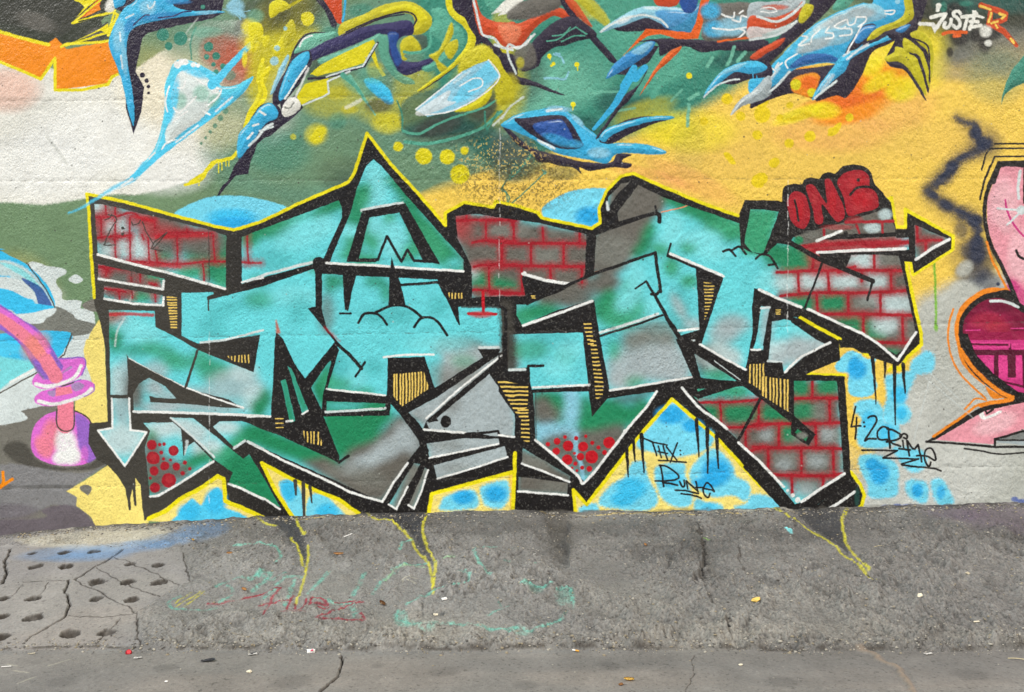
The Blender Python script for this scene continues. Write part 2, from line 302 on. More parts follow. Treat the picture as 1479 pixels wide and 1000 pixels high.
TOP = '''
# ============ tile r0c0
T 0 0
F dk 1 | -1200,-900 420,-900 630,20 560,120 600,200 610,225 370,255 270,240 -60,170 -1200,0
F K2:.5 8 | 0,0 400,0 500,60 350,200 100,150 0,120
F dk 1 | 380,240 600,120 610,225
B gy2:.8 | 520,190,60,40,-20 | 200,120,150,60,20
F Or 1.5 | -1200,50 -20,170 130,215 270,240 310,210 370,275 610,230 660,400 600,465 310,500 305,330 225,440 -20,340 -1200,200
S Y 5 1.6 | -1200,30 -20,170 130,215 270,250
S Y 4 1.6 | 340,260 370,245 560,235 610,225
S Y 4.5 1.2 | -1200,180 -20,335 225,440 305,325 305,500 450,500 600,470 620,430 650,415
F Y 1 | 360,255 540,170 600,130 610,200 560,170 | 430,0 540,0 500,30 420,100 470,40
F Or2 1.2 | 540,0 560,0 550,50 430,110
S Y 3 1 | 400,130 640,60 | 400,130 560,0 | 420,0 490,20 | 640,60 600,180 365,255
F Or 1 | 545,20 560,55 460,100
S Y 4 1 | 405,128 630,65 655,85 600,195
S dk 2 1 | 440,120 600,85 
C wh 4 | 600,0 640,0 630,60 585,60
F Kp 1 | 630,0 760,-50 780,10 700,80 640,50
C B 1 | 625,-200 720,-200 700,0 660,40 630,20
# big blue hook and its indigo shade
F Kp 1.2 | 960,20 1100,-60 1260,-60 1230,60 1240,75 1180,105 980,145 820,185 790,215 775,290 752,400 800,485 785,620 740,745 700,600 690,350 690,200 740,130
C B 1.2 | 745,10 800,-60 1000,-60 1050,0 960,25 1040,60 1180,60 1250,70 1100,85 900,110 780,140 720,180 705,260 705,330 730,480 745,600 738,700 700,560 670,430 620,300 604,230 640,130 690,50
B B4:.7 | 660,200,40,120,5 | 690,330,20,120,-5 | 820,40,60,50 | 1150,70,80,14,-3
B B2:.7 | 900,90,160,24,-8 | 990,10,90,20 | 720,140,30,60,30
K W:.7 2.5 1.2 | 820,30 830,50 850,35 860,10 | 700,100 740,80 | 665,180 670,230 | 670,310 680,380
K ind 2 1 | 880,100 960,90 1010,70 1060,65 | 740,140 800,90 830,85
K W:.4 2 2 | 1100,100 1020,210 1060,220
B B4:.85 | 1310,40,60,60 | 1330,70,60,20,40 | 1290,20,50,20,-40
S B4:.7 1.5 1 | 1240,50 1330,70 1390,60 | 1260,30 1340,110 | 1330,-10 1335,110 
B K2:.4 | 1330,150,30,60,30
D tl 1.5 | 905,195,34 1003,215,38 937,257,22 1160,262,26 1150,317,16 1201,313,22 1185,360,13 1240,370,18 1127,40,13 1200,400,14
D tl:.6 2 | 1280,420,30
K tl:.8 2.5 1.5 | 1090,150 1060,230 1065,330 
D Kp 1 | 790,418,15 813,448,12 823,480,10 825,516,8
D sg2 1.4 | 1253,618,17 1225,657,16 1195,700,13 1168,735,10 1143,767,8 1118,797,8
# glassy light blue splash
C B5 1.5 | 960,360 1000,330 1080,345 1180,400 1230,405 1350,290 1450,190 1440,220 1290,380 1220,470 1300,480 1410,430 1330,540 1150,680 980,800 870,890 790,960 700,1010 850,840 910,640 915,480 940,410
C wh:.85 2.5 | 1000,400 1100,390 1160,440 1190,500 1230,520 1180,590 1120,660 1020,730 930,800 920,730 960,640 950,540 965,470
B tql:.6 | 1120,520,60,60 | 1190,560,40,60,30 | 1000,560,50,60
B B5:.9 | 1100,400,110,40,15 | 960,560,36,160,10
K W 2.6 1 | 940,480 920,560 930,620 | 985,490 1015,490 1030,450 | 1090,440 1130,465 1150,470 | 965,600 1000,625 1090,540 | 960,680 1010,640 1040,620 | 1175,450 1210,420 | 1170,490 1230,500 1200,550 1150,590 | 900,830 930,790 985,780 960,820 900,840 | 1130,620 1170,640 | 830,880 860,850
D W 1.5 | 985,360,20 1010,345,20 1030,345,18 1075,360,14 1100,365,12 1200,500,20
V B5 2 14 1.5 | 1440,190 1320,320 1230,420 1180,470
V B5 2 9 1.5 | 1400,435 1250,590 1080,720 900,850 740,990
K W:.8 3 2 | 1100,700 980,790 | 1290,540 1200,620
# yellow running edge
S Y 5 1.2 | 1462,330 1440,450 1450,520 1380,640 1360,720 1335,830 1290,880 1180,905 1130,970 1060,1010
S Y 1.6 1 | 1215,910 1217,960 | 1232,900 1234,945 | 1255,895 1256,925 | 1275,880 1272,925
B Y:.8 | 1390,150,60,60 | 1400,240,50,60 | 1360,330,20,60
B tql:.5 | 1150,180,120,40 | 1420,90,60,50
T 0 240
K Y 4.5 1.2 | 1210,-30 1150,30 1120,75 1030,105
S Y 1.5 1 | 1215,0 1216,38 | 1107,80 1107,108
# lower blue tip
T 0 0
F Kp 1.2 | 1500,745 1430,800 1400,850 1380,968 1312,975 1262,1033 1212,1097 1205,1090 1240,1030 1270,1000 1300,930 1340,870 1400,800
# ============ tile r0c1
T 360 0
C Y2 1.5 | 0,130 60,130 80,180 70,240 40,230 20,290 0,180 | 115,20 180,0 230,40 180,60 120,100 | 230,110 245,190 220,210 240,240 200,260 190,300 150,310 130,270 180,210 | 290,80 340,70 360,110 330,145 300,135 | 75,210 110,200 100,260 80,260 | 60,350 110,400 90,470 40,640 0,680 30,560 60,500 40,450
V Y 5 7 1.5 | 110,380 70,440 90,530 30,620 -20,700
K Y3 4 2 | 180,60 320,-20
D Y2 2.5 | 325,105,36
B Y2:.95 | 395,735,50,40,-30 | 375,770,50,40
B Y3:.7 | 490,520,80,50 | 700,390,60,60 | 560,610,60,30
C Y3 2 | 190,170 240,110 260,200 200,260
D B4:.8 2 | 155,270,16 140,340,24 200,160,12
# orange spike
F Kp 1.5 | 370,0 410,0 500,90 480,165 455,150 420,60
F Or3 1 | 400,-20 490,-20 515,-20 515,140 490,130 460,70
K B 3 1.5 | 535,-20 530,60 520,120
B tl:.6 | 450,190,90,50 | 620,60,90,50
# yellow arc
C Y3 1.5 | 510,135 640,80 740,30 860,10 940,30 1010,90 1010,150 960,190 900,190 920,130 900,85 840,75 760,95 640,150 560,190 500,200
C Y2 2 | 740,60 870,25 960,60 990,110 960,130 920,90 860,60 760,80
K Kp 2.5 1 | 540,180 700,110 840,70 900,75 930,110 910,150
# indigo arm
C ind 1.5 | 330,280 500,200 640,150 770,130 880,115 915,150 905,195 850,205 820,240 830,300 860,340 940,345 1040,315 1000,365 900,415 850,415 800,370 770,270 780,200 700,200 560,260 400,320 340,340
C B3:.8 3 | 770,190 830,190 820,260 850,330 820,370 790,300
C tl2:.7 2 | 720,200 770,210 780,300 830,400 900,440 920,470 840,460 760,380 725,300
K Kp 2 1 | 520,200 720,110 860,80
C tql:.8 3 | 390,330 560,270 720,190 700,230 560,310 420,360
K W:.5 5 3 | 540,600 620,560
# yellow wings
F Y2 1.2 | 340,415 400,360 520,300 690,220 700,240 640,350 560,380 380,425
F Y2 1.5 | 700,285 720,370 760,420 740,430 710,380 680,310
F Y2 1.2 | 250,560 310,470 440,435 435,480 445,520 330,560 300,585
S Kp 3.5 1.2 | 330,440 420,435 520,410 640,370 715,240
S W2 2.4 1 | 430,430 530,395 630,370 710,245
S W2 2.6 1 | 300,585 420,535 445,520 435,455 560,400
C Y3 2 | 840,240 900,200 950,250 955,290 900,290 860,310 880,330 850,330
C K2:.7 4 | 915,200 980,200 990,260 960,290 940,230
K tl2 4 1.5 | 860,290 930,295 1000,260 1010,180 1040,110
# blue bird body
C tql 2 | 240,300 290,220 350,190 480,180 440,220 330,280 280,300
C Kp 1.2 | 130,550 150,480 210,380 240,290 280,220 330,185 440,180 330,195 280,240 250,300 330,280 350,330 340,370 300,440 230,530 150,590
C B 1.5 | 240,340 290,300 330,290 330,340 280,420 240,500 180,560 165,530 200,420
C B4 2 | 120,520 160,400 210,310 220,330 180,420 140,510
K W 2.5 1 | 320,370 270,440 200,550 | 280,260 300,220 350,200
F Kp 1 | 170,570 260,530 300,600 250,650 160,720 150,680 180,640 
C wh 1.2 | 180,620 200,570 240,540 280,560 285,600 240,640 200,650
K gy 2 2 | 200,600 230,600 250,570
C Kp 1.2 | 60,590 130,575 175,610 180,680 130,750 60,780 20,870 -10,930 -60,900 -30,780 0,680
C B 1.5 | -60,760 0,680 60,600 120,575 160,620 150,660 90,690 40,760 0,820 -60,880
K W 3 1.4 | 90,640 60,620 | 20,700 50,690 | -10,770 20,740
K W2 3.5 1.6 | 0,810 60,750 90,710 130,690 | 60,730 130,705
K W:.7 3 2 | 250,560 330,380
# teal swirls + blue feather
C sky 3 | 640,445 700,440 780,500 800,570 770,580 720,545 660,490
B tl2:.5 | 600,480,120,50,30 | 680,420,100,60
V tql 7 2 2 | 560,430 640,550 700,640
V tl2 8 2 2 | 520,420 600,490 640,560
C tld:.7 6 | 860,560 1100,480 1380,460 1350,640 1200,730 1000,760 860,740
B K2:.7 | 1050,700,180,70,-15 | 1300,600,120,90,-30 | 720,590,100,50
V tl2 4 3 1 | 855,730 940,745 1050,690 1150,650 1300,600 1370,560
V tl2 5 4 1.2 | 865,790 980,800 1100,780 1230,740 1310,700 1400,620
K tl:.9 2.5 1.5 | 820,560 850,640 850,720 | 1310,620 1320,720 1380,620
C Y2 2.5 | 1140,620 1260,560 1350,470 1330,560 1250,610
# long yellow claw
C Kp 1 | 1110,-20 1160,-20 1260,100 1290,230 1250,290 1150,370 1050,450 940,515 1000,470 1180,330 1230,230 1200,150 1110,60
C Y2 1.2 | 1090,-20 1120,-20 1140,60 1220,120 1255,200 1250,260 1180,340 1080,420 960,500 945,495 1100,380 1190,280 1215,210 1190,150 1110,80
C tl2 3 | 1010,60 1080,50 1130,120 1190,180 1180,280 1080,360 1000,400 960,380 1050,330 1080,250 1000,180 1030,120
C Y3 2.5 | 1000,310 1060,270 1120,130 1135,180 1100,260 1050,330 1100,380 1060,400 1030,340
C Y3 2 | 1090,260 1150,220 1160,270 1120,330 1090,300
# indigo frame right
C Kp 1.5 | 1150,-60 1250,-60 1260,100 1330,220 1400,290 1480,320 1480,470 1400,370 1300,250 1240,180 1180,60
C Y3 5 | 1200,300 1300,250 1400,330 1462,470 1462,560 1380,580 1350,480 1230,480 1160,400
C Or3 1.5 | 1250,-60 1290,80 1400,130 1480,130 1480,250 1400,240 1350,200 1290,200 1260,120 1240,20
K W2 3.5 1.2 | 1245,0 1280,140 1300,195 1360,215 1400,260 1462,280
C tl2 1.5 | 1290,-60 1440,-60 1400,60 1340,60
F wh 1.5 | 1380,90 1462,0 1462,70
# icicle glass
F B4 1.5 | 920,610 1180,400 1240,370 1330,335 1395,425 1280,540 1130,620 990,650
F B5:.6 4 | 1180,480 1330,340 1390,420 1200,560 1100,600
C W:.6 2 | 930,620 1080,520 1120,510 1100,560 1150,570 1090,600 960,645
K W 2 1.2 | 925,610 1180,405 | 1170,480 1240,440 1290,440 1290,480 1220,510 | 980,640 1120,620 1280,540 1390,430 1330,335
K W2:.6 4 3 | 1140,460 1220,400
# ============ tile r0c2
T 720 0
C Or3 1.5 | -20,130 120,130 240,60 330,40 400,80 380,110 300,90 200,160 130,250 60,270 0,230
C sal:.6 5 | 0,140 120,150 100,230 40,240
F wh 2 | -40,80 60,-20 160,-20 100,50 
C gy2 4 | 60,60 160,0 330,-20 350,30 200,100 60,110
C Kp 1.5 | 330,-60 370,-60 440,90 540,200 640,310 660,350 620,340 520,230 430,130 360,40
C Kp 1.5 | 180,250 230,190 330,110 430,95 540,180 520,210 430,230 380,250 320,260 270,290 240,320 220,370 140,400 130,370
K tl2 2 1.5 | 270,230 330,220 380,180 430,150 | 300,200 360,190 400,150 | 430,150 490,190 | 350,230 420,200 480,200
C gy2:.9 5 | 90,290 180,240 210,350 130,390 100,360
C Kp 1.5 | -20,240 20,290 60,370 100,420 190,450 280,490 370,530 280,510 200,480 110,465 40,400 0,320 -30,290
K W2 3.2 1.3 | 50,280 60,330 85,385 95,410
K W2 3.6 1.4 | -20,250 40,270 60,250 110,270 160,230 200,190
K W:.8 2.4 1 | 55,270 150,250 180,200
B Y3:.7 | 60,480,70,90 | 470,40,120,50,40 | 120,350,30,40
C Or3:.9 2 | 370,0 420,0 480,80 520,150 440,90 | 500,-40 560,40 530,0
C Y3:.8 4 | 420,-20 500,-20 600,80 620,150 560,120
C Kp 1.5 | 620,150 700,130 820,90 940,150 960,170 830,170 700,175
C B4 1.5 | 560,180 650,110 760,50 840,35 980,40 1060,60 1040,110 960,150 900,130 820,100 700,140
C B2:.75 3 | 880,60 1060,60 1120,20 1110,120 1050,185 940,160 900,120
K W2 3 1.2 | 570,175 660,120 760,90 820,85 900,110 940,150
B W:.6 | 700,110,60,20,-25 | 850,45,60,12
C B3 2 | 1000,-40 1060,-60 1110,-20 1090,60 1040,70 1010,30
C Or3 1.5 | 870,-40 1000,-40 990,30 880,30
F Or2 1.2 | 690,310 780,210 820,160 900,165 1070,180 1100,120 1130,-30 1180,-30 1140,120 1110,215 1000,220 900,190 830,200 760,250
C Kp 1.5 | 780,230 900,215 1100,220 1300,230 1480,220 1480,280 1240,280 1130,290 1050,260 980,270 900,310 880,240
F Kp 1.2 | 640,410 720,330 850,250 890,260 830,350 760,380 720,420
C B2 1.5 | 600,425 650,350 740,280 820,235 870,235 840,290 760,350 680,400 610,435
C B4:.7 3 | 740,290 820,240 860,240 800,300
C Or2 1.2 | 1020,260 960,280 900,340 860,400 820,470 785,530 830,470 890,390 960,330 
C gy2 3 | 1150,30 1480,30 1480,200 1300,220 1140,220 1140,120
B B:.9 | 1200,160,80,60 | 1180,60,70,60 | 1440,100,60,60
B B4:.8 | 1320,130,120,50 | 1280,170,120,40
B gy2:.8 | 1330,60,120,30
K W 2.6 1.2 | 1240,80 1300,100 1310,70 | 1300,110 1340,120 1350,90 1380,95 | 1190,155 1290,165 1400,150 1462,155 | 1340,75 1360,60 | 1330,215 1370,180 1340,160
K Or2 3 1.5 | 1220,230 1462,200
K tql:.9 5 2 | 1160,370 1190,320 | 1270,360 1290,330 1310,260 | 1060,550 1110,520 | 1330,340 1370,290 | 1050,700 1060,580
K tql:.7 3.5 2 | 510,520 600,510 680,510 | 960,560 1020,500 | 640,620 760,600 
K B4:.8 3 1.5 | 310,300 350,320 365,350 | 255,435 310,435 370,440 390,400 | 320,295 340,300
V tl2 10 4 4 | 860,530 920,450 1040,400
D Y 1 | 283,312,13 305,355,11 435,358,14 414,580,14 1060,420,17 | 292,366,7
W Y 2.6 1.5 .8 | 285,315 288,332 | 438,360 440,390 | 414,585 413,612
# blue propeller fish
C Kp 1.5 | 20,700 60,720 180,820 320,860 470,900 620,905 660,855 740,860 700,880 690,900 740,910 720,935 640,930 510,950 450,930 460,965 420,935 330,920 280,905 220,900 180,850 100,800
C B 1.5 | 15,700 60,660 100,640 150,625 330,592 360,600 440,670 530,740 560,770 620,795 700,795 830,805 935,845 870,860 700,850 640,865 600,910 480,885 320,850 200,780 90,730
C Kp 1.5 | 90,670 160,655 340,640 400,680 460,780 470,810 420,830 320,820 200,760
C B3 3 | 200,690 340,665 380,700 420,780 440,800 330,800 220,740
B B:.6 | 330,780,110,36,20 | 430,800,60,30,10 
B B4:.9 | 340,605,90,20,5 | 440,670,60,20,45 | 560,850,80,40 | 270,810,70,16,25
K W:.8 3 1.5 | 220,780 310,825 | 270,620 350,605 
C Kp 1.2 | 545,760 620,650 700,530 780,470 830,370 820,410 740,540 680,600 590,720 550,770
V B 9 13 1.2 | 815,375 760,430 | 755,375 700,480
V B 12 5 1.2 | 720,450 640,590 530,715
V B 9 7 1.2 | 740,440 790,395
C Kp 1.4 | 560,775 640,700 780,650 960,655 860,690 740,740 650,790 600,800
C B 1.2 | 560,765 600,715 700,680 830,650 960,645 966,660 850,675 720,710 620,760 590,790
K tl2:.9 2.5 1.5 | 180,860 130,930 60,1000
K W2:.7 3 1.5 | 20,660 60,600 140,540 | -30,700 30,640
# ============ tile r0c3
T 1099 0
C Kp 2 | 300,-60 460,-60 380,50 300,130 180,230 60,340 0,370 -60,380 -60,330 60,250 180,120 260,40
C gyl 1.5 | -60,20 60,10 160,0 250,5 200,70 80,120 -60,130
C Or3 2 | -60,90 60,100 180,60 230,10 210,90 120,150 -60,200
B Or3:.8 | 80,40,90,20 | 30,110,120,18
K W2 4 1.5 | -20,90 80,120 160,90 240,15 | -60,220 100,190 200,120
C W2:.7 2 | -60,150 80,160 200,120 120,180 -60,215
K W 2 1 | 0,50 50,40 90,60 50,70 0,65
C Y3 2 | 240,30 290,30 280,80 230,130 210,110
C Or3 2 | -60,320 0,270 130,210 100,260 40,290 -20,330
C tl2 2 | 400,40 460,-40 540,-40 480,40 420,60
C Kp 1.5 | 130,400 340,370 440,340 480,240 580,190 700,170 860,150 720,240 620,290 560,420 480,540 420,530 320,560 290,550 170,520 40,560 -60,600 0,480
C Or 2.5 | 165,470 190,430 280,405 325,420 320,460 280,540 200,520 180,510
B Or2:.8 | 270,460,60,50
D Y2 2 | 195,470,30 285,515,26
C B 1.5 | -60,440 40,380 180,240 280,150 400,80 560,20 620,20 640,-80 800,-80 900,-80 900,30 840,90 780,130 700,160 640,190 580,200 560,260 500,300 460,330 440,360 360,350 200,380 120,440 20,510 -60,520
C B4 3 | 230,220 330,130 460,70 620,20 700,80 660,110 570,140 480,230 360,260 250,290 200,290
B gyl:.9 | 300,250,140,40,-20 | 430,120,120,40,-20 | 560,70,100,40
C B3:.8 2.5 | 160,380 240,310 370,300 440,340 300,350
C Kp 1.2 | 470,290 560,150 640,140 600,220 560,250 490,300
C B2 2 | 520,210 570,150 640,145 600,200 540,240
C B 1.5 | 390,390 450,310 540,270 640,230 740,180 740,210 640,250 560,290 500,330 470,390 400,450 310,540 285,550 320,480
K W 2.4 1 | 560,140 530,200 480,290 | 470,110 430,130 410,150 450,160 470,150 | 480,110 490,140 520,130 530,105 | 530,95 580,95 580,120 540,150 | 460,160 500,160 500,190 440,200 | 690,60 740,60 730,80 690,75 | 380,150 360,180 400,185 400,210 360,215 | 330,160 290,200 280,235 | 230,200 260,210 210,250 270,245 | 200,300 140,340 150,380 | 100,350 80,380 120,350 | 50,430 80,400 60,380
K W:.8 3 2 | 480,330 540,280 600,250 | 460,310 490,290
K W2:.6 5 3 | 300,170 420,100 | 20,480 100,380 | 400,420 340,500
K W2 3.5 1.5 | -60,560 60,500 160,400 | 300,545 420,450
C wh 2 | 600,240 560,260 500,300 
D B4 1 | 760,10,14
C gyl:.7 2 | -60,560 20,500 60,520 0,560
C Kp 1.5 | 830,-60 930,-60 900,90 850,190 760,230 700,180 800,140 850,80
C Y3 1.2 | 590,225 640,160 760,110 800,60 790,-40 830,-40 850,90 800,130 700,170 640,210
C B2 2 | 750,170 800,140 830,140 790,180
F Kp 1 | 690,330 760,200 800,190 850,180 830,200 900,240 930,280 945,450 930,520 880,360 910,540 820,390 720,370 700,350
C Y3 1.5 | 690,320 740,290 750,260 800,270 850,300 890,360 920,530 860,440 810,370 760,340 710,345
C Y3 1.5 | 790,240 800,210 850,240 900,290 935,400 935,490 900,360 870,300 810,290
C Y3 1.5 | 830,190 880,170 940,220 960,320 945,440 930,300 880,240
C Kp 1.2 | 700,350 760,345 820,390 915,545 900,540 810,400 740,370
K Kp 2.4 1 | 830,295 870,320 900,400 930,510 | 850,215 910,240 935,290 938,450
C Kp 1.4 | -240,440 -100,370 0,400 40,340 60,420 -60,440 -160,470
C B 1.5 | -60,340 0,345 35,375 0,400 -60,410 -140,400 -200,440 -280,510 -320,545 -290,480 -220,400 -140,355
K W2 2.6 1.3 | -315,540 -250,480 -180,450 -120,440
C B4:.7 3 | -240,420 -160,370 -80,350 -140,390
W B 1.6 1.2 1 | -45,410 -43,440 | -20,420 -18,470
C gyl 1.5 | -170,640 -120,560 -40,500 40,420 60,470 20,540 -40,570 -100,590
K W2 2.5 1.4 | -165,635 -100,560 -20,500
# cast white highlights and tag
B K:.85 | 1105,210,70,60 | 1245,240,50,70 | 1080,60,80,60 | 1050,290,24,36 | 1190,200,40,50 | 1290,190,60,40
B tl:.7 | 1015,40,26,40 | 1140,20,50,20
TZ 1330 0 9.926
V wh 5 8 1.6 | 240,150 255,80
S wh 5.5 1.6 | -10,340 180,350 | 150,250 260,220 360,205 230,400 
F wh 1.4 | 130,330 260,370 230,440 205,480 180,430
K wh 5 1.6 | 350,320 335,380 370,400 420,360 440,280 | 570,200 540,165 480,170 475,220 540,280 560,350 520,400 470,370
S wh 5 1.6 | 590,245 740,230 | 670,250 620,420 
F wh 1.4 | 735,150 790,150 830,210 920,250 890,275 800,250 740,240
S wh 5 1.6 | 770,240 700,420 | 710,310 820,315 | 700,400 860,370
S Or3 8 1.6 | 860,80 1100,150 1210,200 1200,280 980,350 1000,180
W Or3 11 5 1.6 | 1020,350 1200,460 1370,660
B wh:.95 | 930,450,110,110 | 965,620,70,60
S sand 3.4 1.4 | 850,90 1000,140 | 1010,190 970,320 | 1130,195 1210,225 1160,265 | 1010,335 1100,310 | 1070,365 1095,400 | 1290,560 1330,620
K Or2 5 1.4 | 320,490 420,465 650,465 | 480,515 560,510
T 1099 0
C tl 1.5 | 1480,300 1430,350 1390,400 1350,500 1335,580 1355,530 1400,490 1480,440
F tl 2 | 1480,300 1800,100 1800,300 1480,440
# navy squiggle
V nav:.3 20 50 18 | 1100,655 1190,720 1250,800
V nav:.3 40 20 18 | 1260,800 1100,890 980,1010
V nav:.92 7 18 11 | 1085,655 1130,680 1190,700 1200,760 1250,800
V nav:.9 18 9 13 | 1260,800 1180,850 1100,890 1050,950 980,1010
B nav:.9 | 1190,740,50,40 | 1230,800,40,50 | 1060,930,40,50 
B nav:.8 | 1225,790,46,26,30 | 1200,730,30,44,-20 | 1120,872,60,18,-25 | 1020,970,50,18,-40
T 1099 240
V nav:.3 30 36 18 | 1060,10 940,140 1030,220 1170,290
V nav:.85 17 14 14 | 1060,10 1000,90 930,140 1030,220 1100,250 1170,290 1190,320
V nav:.35 30 70 22 | 1120,280 1200,400 1180,500
V nav:.8 9 26 14 | 1110,280 1190,300 1200,400 1150,470 1200,500
B nav:.6 | 1030,220,60,50 | 940,150,50,30,30 | 1190,300,60,50 | 1220,520,110,130 | 1180,600,130,80 | 1260,640,90,70 | 1110,360,50,60 | 1200,430,50,60
B nav:.8 | 1030,215,50,30,30 | 1190,305,56,34,-20 | 1205,470,60,100 | 960,160,40,22,40 | 1110,255,50,16,20 | 1215,380,30,60
D nav 2 | 1318,655,10
B sand:.6 | 1120,190,40,30 | 1250,380,40,24 | 1010,120,30,20
B wr:.9 | 1130,570,70,50,-40 | 1120,680,90,60
K grn 3.2 3 | 960,530 970,700 972,900
B grn:.7 | 972,900,16,26
'''
